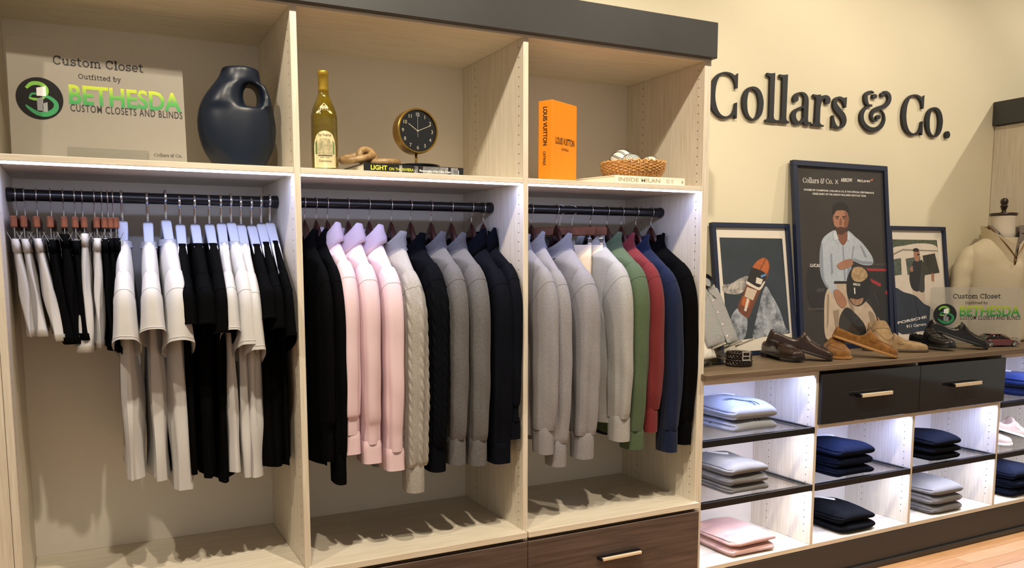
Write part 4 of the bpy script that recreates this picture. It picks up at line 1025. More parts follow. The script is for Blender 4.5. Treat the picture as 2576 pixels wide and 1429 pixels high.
# speed boat picture
t, sh, wr = framed(2.612, 3.104, 1.592, -.105, -.022, 'navy-framed picture of a wooden speedboat seen from above', .0215, MATB, (1750, 540), 3.4025)
sh('sea_print', [(203, 195), (740, 205), (806, 1015), (275, 1088)], pm('sea', '1f2a33', '2b3742', 8), False)
sh('wake', [(236, 600), (300, 592), (380, 545), (450, 530), (430, 620), (370, 680), (242, 665)], pm('foam_warm', '2e363c', 'd5ccc3', 26))
sh('wake', [(590, 620), (650, 690), (720, 820), (765, 960), (790, 1010), (600, 1040), (490, 1055), (520, 880)], pm('foam_cool', '24303b', 'bcc3cf', 20))
sh('wake', [(365, 800), (440, 890), (420, 1050), (340, 1070), (300, 900)], pm('foam_cool', '24303b', 'bcc3cf', 20))
sh('boat_hull', [(590, 368), (625, 400), (632, 460), (610, 540), (560, 640), (515, 740), (470, 850), (450, 885), (415, 870), (362, 815), (375, 740), (430, 610), (470, 480), (510, 410), (550, 378)], pm('hull', '5f3019', '7b4324', 30))
sh('boat_deck', [(590, 372), (620, 402), (626, 460), (602, 508), (545, 485), (490, 455), (512, 412), (550, 382)], pm('deck', 'a4521f', 'c2692f', 50))
sh('boat_cockpit', [(488, 455), (602, 508), (578, 600), (545, 635), (490, 612), (440, 580), (462, 500)], pm('cockpit', '191412'))
sh('boat_coaming', [(440, 570), (490, 600), (545, 622), (580, 575), (592, 580), (550, 645), (490, 625), (434, 592)], pm('cream', 'ddd2c4'))
sh('boat_seat', [(520, 535), (575, 555), (560, 600), (512, 585)], pm('cream', 'ddd2c4')); sh('boat_screen', [(555, 520), (602, 505), (600, 522), (560, 540)], pm('sky', '5b8fc9'))
sh('boat_sunbed', [(438, 618), (525, 650), (490, 735), (415, 700)], pm('bed', 'cbb9a4')); sh('boat_deck', [(402, 698), (470, 735), (448, 800), (390, 775)], pm('deck', 'a4521f'))
sh('boat_gangway', [(438, 715), (458, 725), (432, 830), (412, 822)], pm('cream', 'ddd2c4'), False); sh('boat_line', [(592, 375), (600, 380), (552, 482), (544, 478)], pm('hull', '5f3019'), False)
# driver poster
t, sh, wr = framed(3.112, 3.788, 1.901, -.115, -.022, 'tall navy-framed poster of a seated man in a pale blue shirt', .026, MATB, (1970, 390), 2.803)
DK = pm('studio', '2b2621', '332d27', 4)
sh('poster_print', [(60, 40), (720, 90), (800, 1420), (120, 1440)], DK, False)
W1 = pm('white', 'e8e4de'); SK = pm('skin', 'a06f55', 'b07e62', 20); SKD = pm('skin_dark', '83533c'); SH = pm('shirt', 'a9b3c1', 'bcc5d1', 60); TRS = pm('trousers', 'b8a48e', 'cdbba6', 20); BK = pm('black', '0e0c0c'); RD = pm('red', 'a32a33'); GRY = pm('grey', '55524e')
wr('', (140, 195), (350, 205), W1, fn=brand); wr('X', (366, 203, 30), (389, 204), W1, .0); wr('ARROW', (407, 188, 26), (488, 190), W1, .0006); wr('McLaren', (525, 190, 20), (612, 192), W1, .0003)
sh('poster_mark', [(612, 176), (635, 168), (626, 184)], pm('orange', 'd9793a'), False); sh('poster_rule', [(506, 155), (509, 155), (509, 195), (506, 195)], GRY, False)
wr('INDYCAR TEAM', (470, 220, 7), (550, 222), GRY, .0); wr('CHOSEN BY CHAMPIONS. COLLARS & CO. IS THE OFFICIAL PERFORMANCE', (145, 250, 13), (640, 274), W1, .0003); wr('DRESS SHIRT OF THE ARROW MCLAREN INDYCAR TEAM.', (208, 279, 13), (585, 295), W1, .0003)
sh('car_print', [(175, 800), (330, 830), (720, 800), (735, 900), (745, 1330), (600, 1330), (420, 1120), (200, 1080)], pm('car_body', '131211', '211f1e', 6))
sh('car_print', [(580, 798), (725, 803), (726, 820), (600, 818)], RD, False); sh('car_print', [(608, 868), (690, 908), (684, 930), (625, 900)], RD, False); sh('car_print', [(718, 960), (740, 955), (740, 985), (722, 985)], RD, False)
wr('LUCAS', (190, 788, 22), (262, 790), W1, .0006); wr('ARROW', (236, 968, 24), (292, 962), GRY, .0006); wr('Firestone', (178, 1095, 18), (292, 1090), GRY, .0004); wr('CHOO', (620, 778, 16), (725, 780), GRY, .0004); wr('A D I', (500, 1210, 120), (680, 1060), pm('dim', '2c2a28'), .0006)
sh('trousers_print', [(355, 905), (450, 905), (475, 985), (580, 1030), (650, 1130), (662, 1240), (600, 1275), (570, 1190), (500, 1110), (445, 1075), (402, 1130), (388, 1210), (388, 1300), (300, 1290), (288, 1100), (300, 970)], TRS)
sh('shirt_print', [(365, 530), (290, 575), (262, 640), (255, 760), (270, 870), (318, 945), (345, 975), (385, 952), (362, 895), (450, 890), (480, 800), (478, 745), (560, 775), (628, 772), (625, 715), (560, 625), (510, 580), (455, 535), (448, 600), (420, 638), (385, 590)], SH)
sh('shirt_fold', [(415, 640), (425, 640), (440, 885), (428, 888)], pm('shirt_shade', '8c96a6'), False); sh('shirt_fold', [(478, 738), (490, 640), (500, 640), (486, 745)], pm('shirt_shade', '8c96a6'), False)
sh('neck_print', [(388, 545), (442, 538), (450, 598), (420, 636), (388, 592)], SKD)
sh('head_print', [(353, 425), (362, 396), (400, 384), (440, 392), (458, 425), (458, 470), (446, 520), (422, 555), (392, 552), (366, 518), (352, 465)], SK)
sh('ear_print', [(344, 440), (354, 436), (358, 480), (350, 484)], SKD); sh('ear_print', [(456, 436), (464, 444), (458, 482), (452, 480)], SKD)
sh('beard_print', [(364, 500), (380, 512), (405, 505), (430, 512), (449, 496), (444, 530), (420, 560), (392, 558), (368, 532)], pm('beard', '4b2d1e'))
sh('hair_print', [(352, 415), (352, 370), (372, 342), (402, 334), (436, 342), (458, 372), (462, 440), (450, 408), (430, 392), (400, 390), (372, 396), (358, 418)], pm('hair', '17100c'))
SHS = pm('shirt_shade', '8c96a6')
sh('cheek_print', [(432, 398), (456, 430), (456, 475), (444, 512), (430, 508), (428, 470), (438, 440)], SKD)
for P_ in ([(262, 640), (276, 640), (286, 860), (322, 935), (300, 930), (268, 860), (257, 760)], [(492, 742), (560, 768), (626, 770), (624, 752), (560, 748), (500, 730)], [(452, 800), (478, 790), (470, 880), (450, 886)], [(330, 700), (342, 690), (352, 830), (338, 850)], [(540, 640), (552, 640), (590, 720), (575, 722)]): sh('shirt_fold', P_, SHS)
TRD = pm('trouser_shade', '98846f')
for P_ in ([(455, 925), (470, 990), (500, 1100), (476, 1082), (452, 1010)], [(310, 980), (322, 985), (318, 1180), (306, 1230)], [(600, 1100), (640, 1130), (655, 1230), (630, 1240), (610, 1160)], [(350, 1100), (392, 1090), (386, 1190), (372, 1250)]): sh('trousers_print', P_, TRD)
sh('mouth_print', [(386, 518), (402, 514), (420, 518), (404, 524)], pm('mouth', '6a3025')); sh('nose_print', [(398, 450), (408, 450), (412, 488), (404, 494), (396, 488)], SKD)
for a, b in ((366, 392), (414, 440)): sh('brow_print', [(a, 434), (b, 430), (b, 437), (a, 441)], pm('hair', '17100c'), False); sh('eye_print', [(a+5, 446), (b-5, 444), (b-6, 451), (a+6, 452)], pm('eye', '1c120e'), False)
sh('collar_print', [(366, 530), (388, 592), (358, 604), (348, 560)], pm('collar_white', 'c8d0da'), False); sh('collar_print', [(455, 536), (470, 570), (464, 606), (448, 598)], pm('collar_white', 'c8d0da'), False)
sh('belt_print', [(358, 890), (450, 890), (450, 906), (355, 906)], BK, False)
sh('helmet_print', [(455, 850), (480, 803), (530, 785), (585, 805), (610, 870), (606, 960), (580, 1030), (530, 1066), (480, 1045), (450, 990), (444, 900)], BK)
sh('helmet_print', [(478, 832), (500, 792), (560, 796), (592, 842), (580, 872), (540, 896), (490, 882)], pm('gold', '8f7450', 'c9ac80', 40)); sh('helmet_print', [(465, 1012), (520, 1018), (562, 1008), (545, 1052), (500, 1058)], pm('patch', '8a5f48', 'b08c70', 60))
wr('ARROW', (488, 918, 18), (540, 926), W1, .0004); sh('helmet_print', [(495, 935), (503, 935), (506, 980), (498, 980)], W1, False)
sh('hand_print', [(378, 775), (420, 745), (480, 735), (484, 778), (420, 806), (390, 802)], SK); sh('hand_print', [(352, 962), (384, 950), (430, 1000), (446, 1048), (420, 1080), (380, 1046)], SK)
# off-road car picture
t, sh, wr = framed(3.822, 4.285, 1.594, -.100, -.022, 'navy-framed picture of a man beside a white off-road car', .0205, MATB, (2200, 480), 3.4016)
sh('picture_print', [(110, 415), (532, 422), (640, 1190), (195, 1205)], pm('leaves', '2e3a28', '59654d', 60), False)
OW = pm('offwhite', 'd3c7b9', 'ddd3c6', 8); GN = pm('glass_green', '3b463b', '5c675c', 40)
sh('car_print', [(120, 510), (250, 470), (390, 450), (520, 470), (548, 560), (600, 900), (620, 1100), (460, 1100), (160, 850), (140, 730)], OW)
sh('car_print', [(130, 590), (225, 575), (232, 718), (145, 730)], GN, False); sh('car_print', [(265, 582), (390, 560), (396, 700), (282, 722)], GN, False); sh('car_print', [(410, 555), (515, 535), (556, 702), (430, 722)], pm('window', '262a28'), False)
sh('car_rail', [(120, 545), (240, 498), (540, 510), (542, 520), (240, 512), (122, 560)], pm('rail', '8a8378'), False)
sh('trousers_print', [(328, 845), (425, 858), (420, 970), (380, 960), (335, 895)], pm('chino', 'c9b7a6')); sh('torso_print', [(340, 598), (380, 600), (412, 612), (395, 840), (325, 845), (296, 742), (318, 640)], pm('polo', '141517'))
sh('jacket_print', [(402, 610), (440, 640), (492, 690), (486, 712), (430, 722), (426, 860), (380, 850), (392, 740)], pm('jacket', '33342e')); sh('hand_print', [(484, 705), (510, 715), (508, 780), (486, 770)], SK); sh('hand_print', [(300, 660), (325, 640), (330, 690), (308, 694)], SK)
sh('head_print', [(334, 520), (350, 500), (380, 512), (384, 580), (366, 606), (342, 590)], SK); sh('hair_print', [(325, 512), (340, 492), (372, 496), (376, 520), (345, 522)], pm('hair', '17100c')); sh('glasses_print', [(362, 540), (384, 538), (384, 552), (364, 554)], BK, False)
sh('sports_car_print', [(160, 850), (250, 868), (350, 900), (420, 965), (480, 1000), (560, 1100), (560, 1190), (400, 1200), (195, 1203)], pm('navy_car', '121c2b', '22334a', 5))
wr('PORSCHE', (196, 1142, 22), (445, 1088), W1, .0006); wr('911 Carrera', (272, 1174, 24), (440, 1150), W1, .0005)

# ------------------------------------------------------------------ loafers
def loafer(toe, d, pitch, c_, label, sole, strap_m=None, L=.285, suede=False, heel=True, lift=0.):
    t = thing('loafer', (toe[0]-d[0]*L/2, toe[1]-d[1]*L/2, CTOP if len(toe) < 3 else toe[2]), label, 'shoe', 'loafers')
    dv = Vector((d[0], d[1], 0)).normalized(); lat = Vector((0, 0, 1)).cross(dv); z0 = (CTOP if len(toe) < 3 else toe[2])+lift
    M = Matrix.Identity(4)
    for i in range(3): M[i][0], M[i][1], M[i][2] = dv[i], lat[i], (0, 0, 1)[i]
    M = Matrix.Translation((toe[0], toe[1], z0)) @ M @ Matrix.Rotation(math.radians(pitch), 4, 'Y')
    # stations: x (toe 0 .. heel -L), half width, lateral bend, rim height
    S = [(-.0, .004, .0, .026), (-.006, .020, .001, .034), (-.020, .034, .002, .040), (-.045, .043, .003, .045), (-.075, .0475, .002, .051), (-.105, .0470, .0, .062), (-.130, .043, -.001, .076), (-.150, .039, -.002, .090), (-.158, .0375, -.002, .072),
         (-.175, .0355, -.002, .054), (-.205, .0335, -.001, .051), (-.235, .0335, .0, .055), (-.260, .0320, .0, .058), (-.274, .026, .0, .057), (-.282, .017, .0, .050), (-L-.001, .007, .0, .036)]
    K = cr(S, 4); N = 30; rings = []
    for x, w, bnd, h in K:
        rg = []
        op = max(0., min(1., (-x-.150)/.008))*max(0., min(1., (L-.012+x)/.006))
        for i in range(N+1):
            a = PI*i/N; y = w*sgnp(math.cos(a), .75); z = .012+(h-.012)*sgnp(math.sin(a), .55 if op < .5 else .42)
            inn = op*max(0., min(1., (1-abs(y)/max(w, 1e-4)-.14)/.10))
            z = z*(1-inn)+.022*inn
            if op > .5 and inn < .5: y *= 1-.10*max(0, (z-.03)/.04)
            rg.append(tuple(M @ Vector((x, y+bnd, z))))
        rings.append(rg)
    gU = loft(rings, closed=False); gU[1].append(list(range(N+1))[::-1]); gU[1].append([len(gU[0])-N-1+i for i in range(N+1)]); obj('upper', *gU, c_, t, smooth=True)
    def outl(k, z): 
        A = [(x, (w+k)+b_, z) for x, w, b_, h in K]; B = [(x, -(w+k)+b_, z) for x, w, b_, h in K]
        return A+B[::-1]
    so = [[tuple(M @ Vector((p[0]+(.004 if p[0] > -.01 else 0), p[1], p[2]))) for p in outl(k, z)] for k, z in ((.001, .002), (.0045, .003), (.0050, .010), (.002, .0135))]
    obj('sole', *loft(so, True, True), sole, t, smooth=True, sharp=50)
    if heel:
        hr = [[tuple(M @ Vector(p)) for p in [(x, (w+.002)+0, z) for x, w, b_, h in K if x < -.205]+[(x, -(w+.002), z) for x, w, b_, h in K if x < -.205][::-1]] for z in (-.014, .004)]
        obj('heel_block', *loft(hr, True, True), sole, t)
    # saddle strap across the vamp with its slot
    st = []
    for x, w, b_, h in [k for k in K if -.137 < k[0] < -.108]:
        st.append([tuple(M @ Vector((x, (w+.0018)*sgnp(math.cos(a), .75)+b_, .016+(h+.0022-.016)*sgnp(math.sin(a), .55)))) for a in [PI*(.06+.88*i/20) for i in range(21)]])
    sp = obj('saddle_strap', *loft(st, closed=False), strap_m or c_, t, smooth=True)
    h0 = .064; obj('strap_slot', *tubeg([tuple(M @ Vector((-.121, y, h0+.0048-.06*abs(y)**1.5*8))) for y in (-.018, -.009, 0, .009, .018)], .0016, 6), mat('slot_dark', '17100a', .8), sp)
    # apron seam
    pts = []
    for q in np.linspace(-1, 1, 25):
        x = -.030-.088*abs(q)**1.6; i = min(range(len(K)), key=lambda j: abs(K[j][0]-x)); w, b_, h = K[i][1:]
        a = math.acos(max(-1, min(1, sgnp(q*.80, 1/.75)))); pts.append(tuple(M @ Vector((x, w*sgnp(math.cos(a), .75)+b_, .012+(h-.012)*sgnp(math.sin(a), .55)+.0008))))
    obj('apron_seam', *tubeg(pts, .0017, 6), c_, t, smooth=True)
    # collar edge
    rim = [rings[j][k_] for j, k_ in [(j, 4) for j in range(len(K)) if -.27 < K[j][0] < -.155]]
    return t
BRN = mat('dark_brown_leather', '2a1710', .28, var=.12, vscale=12, coat=.25); BRS = mat('dark_brown_sole', '1c100b', .45)
TAN = mat('cognac_suede', '6f4a23', .95, spec=.1, col2='8d6233', vscale=35, sheen=.2); TANS = mat('honey_sole', 'a3743c', .6)
BEI = mat('sand_suede', '8d7454', .95, spec=.1, col2='a98f6c', vscale=35, sheen=.2); BEIS = mat('dark_sand_sole', '4a3a29', .6)
BLK = mat('black_leather', '0e0e10', .26, coat=.25, var=.1, vscale=15); BLKS = mat('black_sole', '09090a', .45)
LATD = (.68, -.73)
HL = .014
loafer((2.775, -.418), (-.28, -.96), 0, BRN, 'dark brown leather loafer standing flat, toe towards the room', BRS, lift=HL)
loafer((2.957, -.430), LATD, 17.5, BRN, 'dark brown leather loafer with its heel propped on its partner', BRS)
loafer((3.035, -.425), (-.62, -.78), 0, TAN, 'cognac suede loafer facing forwards, beneath its partner', TANS, heel=False)
loafer((3.293, -.500), (.66, -.75), 18.5, TAN, 'cognac suede loafer tilted over its partner, nearest the worktop edge', TANS, heel=False)
loafer((3.535, -.275), (-.55, -.84), 24, BEI, 'sand suede loafer tipped up towards the room', BEIS, heel=False)
loafer((3.655, -.400), (.70, -.71), 0, BEI, 'sand suede loafer lying flat beside the black pair', BEIS, heel=False)
loafer((3.775, -.440), (-.30, -.95), 0, BLK, 'black leather loafer standing flat beneath its partner', BLKS, lift=HL)
loafer((4.015, -.462), (.66, -.75), 19.5, BLK, 'black leather loafer with its heel propped up, toe towards the model car', BLKS)
PALE = mat('pale_pink_suede', 'd9c3b8', .9, spec=.1, var=.03, vscale=30); PALS = mat('white_rubber', 'e9e5df', .6)
gz = .4375
loafer((4.345, -.420, gz), (.2, -.98), 0, PALE, 'pale pink slip-on on the glass shelf, lying flat', PALS, heel=False)
loafer((4.58, -.380, gz), (.92, -.40), 17, PALE, 'pale pink slip-on on the glass shelf, tilted over its partner', PALS, heel=False)

# ------------------------------------------------------------------ belt, model car
BELT = mat('braided_leather', '1d0f0c', .35, coat=.2); STEEL = mat('satin_steel', 'c9c4ba', .25, metal=.9)
bc_ = (2.478, -.365); bt_ = thing('belt', (bc_[0], bc_[1], CTOP), 'dark brown braided belt coiled on the worktop', 'belt')
def coil(z0, r, n0, n1, name):
    g = []
    for s_ in range(3):
        P = []
        for i in range(n0, n1):
            a = i*PI/40; ph = i*.55+s_*2*PI/3; rr = r-.0006*i*.05
            P.append((bc_[0]+(rr+.0022*math.sin(ph*2))*math.cos(a), bc_[1]+(rr+.0022*math.sin(ph*2))*math.sin(a), CTOP+z0+.0165+.0115*math.sin(ph)))
        g.append(tubeg(P, .0052, 6))
    Pin = [(bc_[0]+(r-.001)*math.cos(i*PI/40), bc_[1]+(r-.001)*math.sin(i*PI/40), 0) for i in range(n0, n1)]
    g.append(loft([[(p[0], p[1], CTOP+z0+.002) for p in Pin], [(p[0], p[1], CTOP+z0+.031) for p in Pin]], closed=False))
    return obj(name, *join(*g), BELT, bt_, smooth=True)
coil(0, .050, 0, 82, 'belt_strap'); coil(0, .040, 0, 82, 'belt_strap'); coil(.030, .046, -70, 20, 'belt_strap')
bp = Matrix.Translation((bc_[0]-.012, bc_[1]-.053, CTOP+.047)) @ Matrix.Rotation(-.25, 4, 'Z')
obj('buckle', *xf(join(boxg(-.019, .019, -.003, .003, -.020, -.014, .001), boxg(-.019, .019, -.003, .003, .014, .020, .001), boxg(-.019, -.013, -.003, .003, -.0139, .0139, .001), boxg(.013, .019, -.003, .003, -.0139, .0139, .001), boxg(-.018, .014, -.006, -.003, -.002, .002, .0008)), bp), STEEL, bt_)

CARM = mat('maroon_car_paint', '5e1016', .15, coat=.8, spec=.6); CGL = mat('car_glass', '15171a', .05, coat=.5); TYRE = mat('tyre', '0c0c0c', .7)
cl_, cr_ = np.array([4.105, -.352]), np.array([4.325, -.428]); dv = (cr_-cl_); CL = float(np.linalg.norm(dv)); dv /= CL
car = thing('model_car', (*((cl_+cr_)/2), CTOP), 'maroon model sports car at the right of the black loafers', 'toy car')
Mc = Matrix.Identity(4); lv = (-dv[1], dv[0])
for i in range(2): Mc[i][0], Mc[i][1] = dv[i], lv[i]
Mc[0][3], Mc[1][3], Mc[2][3] = cl_[0], cl_[1], CTOP
tops = [(0, .030), (.012, .036), (.04, .041), (.07, .040), (.12, .040), (.155, .039), (.185, .034), (.205, .027), (.218, .018), (.222, .013)]
rg = []
for x, zt_ in cr(tops, 3):
    wv = .045*(1-((x-.11)/.115)**6*.35)
    rg.append([tuple(Mc @ Vector((x, wv*sgnp(math.cos(a), .35), .009+(zt_-.009)*max(0, sgnp(math.sin(a), .4))))) for a in [PI*i/16 for i in range(17)]])
obj('car_body', *loft(rg, True, True, closed=False), CARM, car, smooth=True)
roof = [(.018, .040), (.035, .049), (.062, .061), (.09, .0645), (.115, .063), (.138, .054), (.156, .042), (.160, .039)]
rg = []
for x, zt_ in cr(roof, 3):
    rg.append([tuple(Mc @ Vector((x, (.038-.010*max(0, (z-.039)/.026))*sgnp(math.cos(a), .4), z))) for a in [PI*i/14 for i in range(15)] for z in [.036+(zt_-.036)*max(0, sgnp(math.sin(a), .5))]])
obj('car_cabin', *loft(rg, True, True, closed=False), CGL, car, smooth=True)
g = []
for ys in (-1, 1):
    for P in ([(.030, .0475), (.062, .0615), (.09, .065), (.118, .0635), (.140, .0535), (.158, .0415)], [(.088, .0640), (.092, .040)]):
        g.append(tubeg([tuple(Mc @ Vector((x, ys*(.0378-.010*max(0, (z-.039)/.026)), z))) for x, z in P], .0016, 6))
g.append(xf(boxg(.060, .118, -.026, .026, .0625, .0660, .001), Mc))
obj('roof_panel', *join(*g), CARM, car, smooth=False)
for x in (.045, .178):
    for ys in (-1, 1):
        wl = lathe([(.0145, -.006), (.0165, -.004), (.0165, .004), (.0145, .006), (.011, .006)], 20)
        Mw = Mc @ Matrix.Translation((x, ys*.0405, .0165)) @ Matrix.Rotation(PI/2, 4, 'X')
        w_ = obj('tyre', *xf(wl, Mw), TYRE, car, smooth=True)
        sp = [boxg(-.0018, .0018, .001, .0115, -.0068, .0068, .0004)]
        g = join(*[xf(sp[0], Matrix.Rotation(2*PI*k/5, 4, 'Z')) for k in range(5)]+[lathe([(.0112, -.0062), (.0126, -.0066), (.0126, .0066), (.0112, .0062)], 20, cap=False)])
        obj('wheel_rim', *xf(g, Mw), STEEL, w_)

# ------------------------------------------------------------------ second sign, dress form
acrylic_sign((4.060, -.125, CTOP), (.832, -.555, 0), (.02, .03, 1), .455, .300, 'clear acrylic sign on the worktop in front of the dress form', .21)
CRM = fabric('cream_pique', 'cfc2a4', 'ddd1b6', .3); LINEN = mat('form_linen', 'e3d9c6', .85, bump=.1, bscale=400); FORMW = mat('dark_walnut_cap', '2b1a10', .35, coat=.2); LIN2 = fabric('grey_collar_lining', '6f655f', '8d837b', .2); ZIP = mat('bronze_zip', '7d5a2a', .35, metal=.8); SNAP = mat('black_snap', '0d0d0e', .3)
MO = np.array([4.545, -.185]); mfr = np.array([-.45, -.893]); mlt = np.array([.893, -.45])
mn = thing('dress_form', (MO[0], MO[1], CTOP), 'cream quarter-zip sweater on a dress form with wooden neck cap', 'dress form')
def mp(a, b_, z): return (MO[0]+mlt[0]*a+mfr[0]*b_, MO[1]+mlt[1]*a+mfr[1]*b_, z)
prof = [(.972, .150, .095), (.99, .162, .104), (1.08, .160, .103), (1.18, .163, .105), (1.28, .176, .112), (1.36, .186, .115), (1.42, .192, .108), (1.46, .188, .096), (1.49, .165, .082), (1.515, .125, .072), (1.535, .090, .066)]
rg = []
for z, a_, b_ in cr(prof, 4):
    rg.append([mp(a_*sgnp(math.cos(q), .85), (b_*sgnp(math.sin(q), .9))*(1.0 if math.sin(q) > 0 else .75)+.006*math.sin(5*q+z*9)*max(0, math.sin(q))*(1 if z < 1.4 else .2), z) for q in [2*PI*i/56 for i in range(56)]])
obj('sweater_body', *loft(rg, True), CRM, mn, smooth=True)
for sd in (-1, 1):
    key = [(.09, -.010, 1.448, .052), (.14, -.008, 1.438, .058), (.180, -.006, 1.405, .057), (.205, -.002, 1.34, .052), (.217, .002, 1.26, .047), (.220, .008, 1.16, .044), (.217, .015, 1.06, .041), (.212, .020, .985, .039)]
    K = cr(key, 5); g = tubeg([mp(sd*k[0]+.003*math.sin(k[2]*60), k[1], k[2]) for k in K], [k[3]*(1+.03*math.sin(k[2]*75)) for k in K], 28)
    obj('sweater_sleeve', *g, CRM, mn, smooth=True)
nk = [(.062, 1.50), (.060, 1.56), (.058, 1.60), (.060, 1.645), (.062, 1.652)]
obj('linen_neck', *loft([[mp(r*math.cos(q), r*math.sin(q), z) for q in [2*PI*i/32 for i in range(32)]] for r, z in nk], True, True), LINEN, mn, smooth=True)
obj('neck_cap', *loft([[mp(r*math.cos(q), r*math.sin(q), z) for q in [2*PI*i/36 for i in range(36)]] for r, z in [(.060, 1.6525), (.066, 1.655), (.067, 1.664), (.064, 1.668), (.02, 1.670)]], True, True), FORMW, mn, smooth=True, sharp=45)
obj('finial', *loft([[mp(r*math.cos(q), r*math.sin(q), z) for q in [2*PI*i/20 for i in range(20)]] for r, z in cr([(.013, 1.669), (.014, 1.674), (.010, 1.680), (.016, 1.698), (.019, 1.708), (.014, 1.712), (.018, 1.722), (.019, 1.734), (.014, 1.745), (.004, 1.750)], 3)], True, True), FORMW, mn, smooth=True)
# open zip collar: outer collar, lining, zip edge, snaps
def colr(off, zb, zt, m, name, par):
    lo, hi = [], []
    for i in range(41):
        q = PI/2+.10+(2*PI-.20)*i/40; k = abs(i-20)/20          # 1 at the front opening
        r = .080+off; zc = 1.545-.0*k
        drop = .105*max(0, (k-.45)/.55)**1.4
        lo.append(mp(r*math.cos(q)*1.02, r*math.sin(q)*1.08+.020*k**3, zc+zb-drop*.95-.025*k)); hi.append(mp((r+.010)*math.cos(q)*(1+.10*k), (r+.008)*math.sin(q)*1.08+.028*k**3, zc+zt-drop))
    return obj(name, *loft([lo, hi], closed=False), m, par, smooth=True)
col_ = colr(.010, -.035, .055, CRM, 'sweater_collar', mn); colr(.004, -.045, .048, LIN2, 'collar_lining', mn)
for sg_ in (-1, 1):
    P = [mp(sg_*.098, .028, 1.600), mp(sg_*.078, .078, 1.552), mp(sg_*.044, .112, 1.492), mp(sg_*.013, .124, 1.445), mp(sg_*.003, .125, 1.425)]
    obj('zip_edge', *tubeg(cr(P, 5), .0030, 8), ZIP, mn, smooth=True)
    P2 = [mp(sg_*.072, .020, 1.600), mp(sg_*.050, .068, 1.555), mp(sg_*.020, .100, 1.490), mp(sg_*.001, .117, 1.430)]
    P3 = [mp(sg_*.097, .028, 1.601), mp(sg_*.077, .077, 1.553), mp(sg_*.043, .110, 1.493), mp(sg_*.003, .122, 1.427)]
    obj('collar_lining', *loft([cr(P2, 6), cr(P3, 6)], closed=False), LIN2, mn, smooth=True)
    for k in (6, 11, 15):
        a_, b_ = np.array(cr(P2, 6)[k]), np.array(cr(P3, 6)[k]); c0 = (a_+b_)/2
        g = lathe([(.0001, .003), (.004, .0025), (.005, 0)], 12); Ms_ = Matrix.Translation(c0) @ Vector((mfr[0], mfr[1], .3)).to_track_quat('Z', 'Y').to_matrix().to_4x4()
        obj('snap', *xf(g, Ms_), SNAP, mn, smooth=True)
obj('zip_pull', *tubeg([mp(0, .124, 1.418), mp(0, .122, 1.388)], .0045, 8), ZIP, mn, smooth=True)

# ------------------------------------------------------------------ shirt display beside the closet
def tweed():
    m = mat('patterned_shirt_cloth', '8f979c', .85); nt = m.node_tree; b = nt.nodes['Principled BSDF']
    tc = nt.nodes.new('ShaderNodeTexCoord'); ch = nt.nodes.new('ShaderNodeTexChecker'); ch.inputs['Scale'].default_value = 420
    ch.inputs['Color1'].default_value = (*lin('c9c8c4'), 1); ch.inputs['Color2'].default_value = (*lin('39424c'), 1)
    nz = nt.nodes.new('ShaderNodeTexNoise'); nz.inputs['Scale'].default_value = 18; mpp = nt.nodes.new('ShaderNodeMapping'); mpp.inputs['Scale'].default_value = (1, 1, 8)
    r = nt.nodes.new('ShaderNodeValToRGB'); r.color_ramp.elements[0].color = (*lin('84938f'), 1); r.color_ramp.elements[1].color = (*lin('a3979a'), 1); r.color_ramp.elements[0].position = .4; r.color_ramp.elements[1].position = .6
    mx = nt.nodes.new('ShaderNodeMixRGB'); mx.inputs[0].default_value = .28
    nt.links.new(tc.outputs['Object'], ch.inputs['Vector']); nt.links.new(tc.outputs['Object'], mpp.inputs[0]); nt.links.new(mpp.outputs[0], nz.inputs['Vector']); nt.links.new(nz.outputs['Fac'], r.inputs[0])
    nt.links.new(ch.outputs[0], mx.inputs[1]); nt.links.new(r.outputs[0], mx.inputs[2]); nt.links.new(mx.outputs[0], b.inputs['Base Color']); return m
TW = tweed(); DOT = mat('dotted_white_cloth', 'ded9cf', .85, var=.06, vscale=150)
stn = thing('display_stand', (2.42, -.22, CTOP), 'clear acrylic stand holding slanted folded shirts by the closet end', 'stand')
ex = Vector((.94, .34, 0)).normalized(); nf = Vector((.34, -.94, 0)).normalized(); upv = (Vector((0, 0, 1))*.90-nf*.42).normalized()
O1 = Vector((2.42, -.30, 1.045))
Mt = plane_frame(O1, ex, upv)
obj('stand_base', *join(boxg(2.26, 2.56, -.30, -.12, CTOP, CTOP+.006, .001)), mat('stand_black', '101012', .2, coat=.4), stn)
obj('acrylic_panel', *xf(boxg(-.16, .18, -.075, .30, -.012, -.006, .001), Mt), ACR, stn)
for xx in (-.09, .06, .17): obj('support_ledge', *xf(boxg(xx-.006, xx+.006, -.010, -.002, -.006, .085, .001), Mt), mat('acrylic_ledge', 'b9b2a4', .15), stn)
for xx in (-.10, .10): obj('acrylic_leg', *xf(tubeg([(xx, -.01, -.010), (xx, -.078, -.006)], .006, 8), Mt), ACR, stn)
sht = thing('folded_shirt', tuple(O1), 'grey patterned knit shirt buttoned and folded on the slanted stand', 'shirt')
def pil(x0, x1, y0, y1, h, n=10, e=.35):
    rings = []
    for i in range(-n, n+1):
        u = i/n; rings.append([((x0+x1)/2+(x1-x0)/2*u, (y0+y1)/2+(y1-y0)/2*sgnp(math.cos(a), e), h/2+h/2*sgnp(math.sin(a), .7)*max(.25, (1-abs(u)**6))) for a in [2*PI*k/28 for k in range(28)]])
    return loft(rings, True, True)
obj('shirt_front', *xf(pil(-.13, .145, .0, .265, .050), Mt), TW, sht, smooth=True)
obj('placket', *xf(pil(-.005, .028, .0, .235, .006), Mt @ Matrix.Translation((0, 0, .0475))), TW, sht, smooth=True)
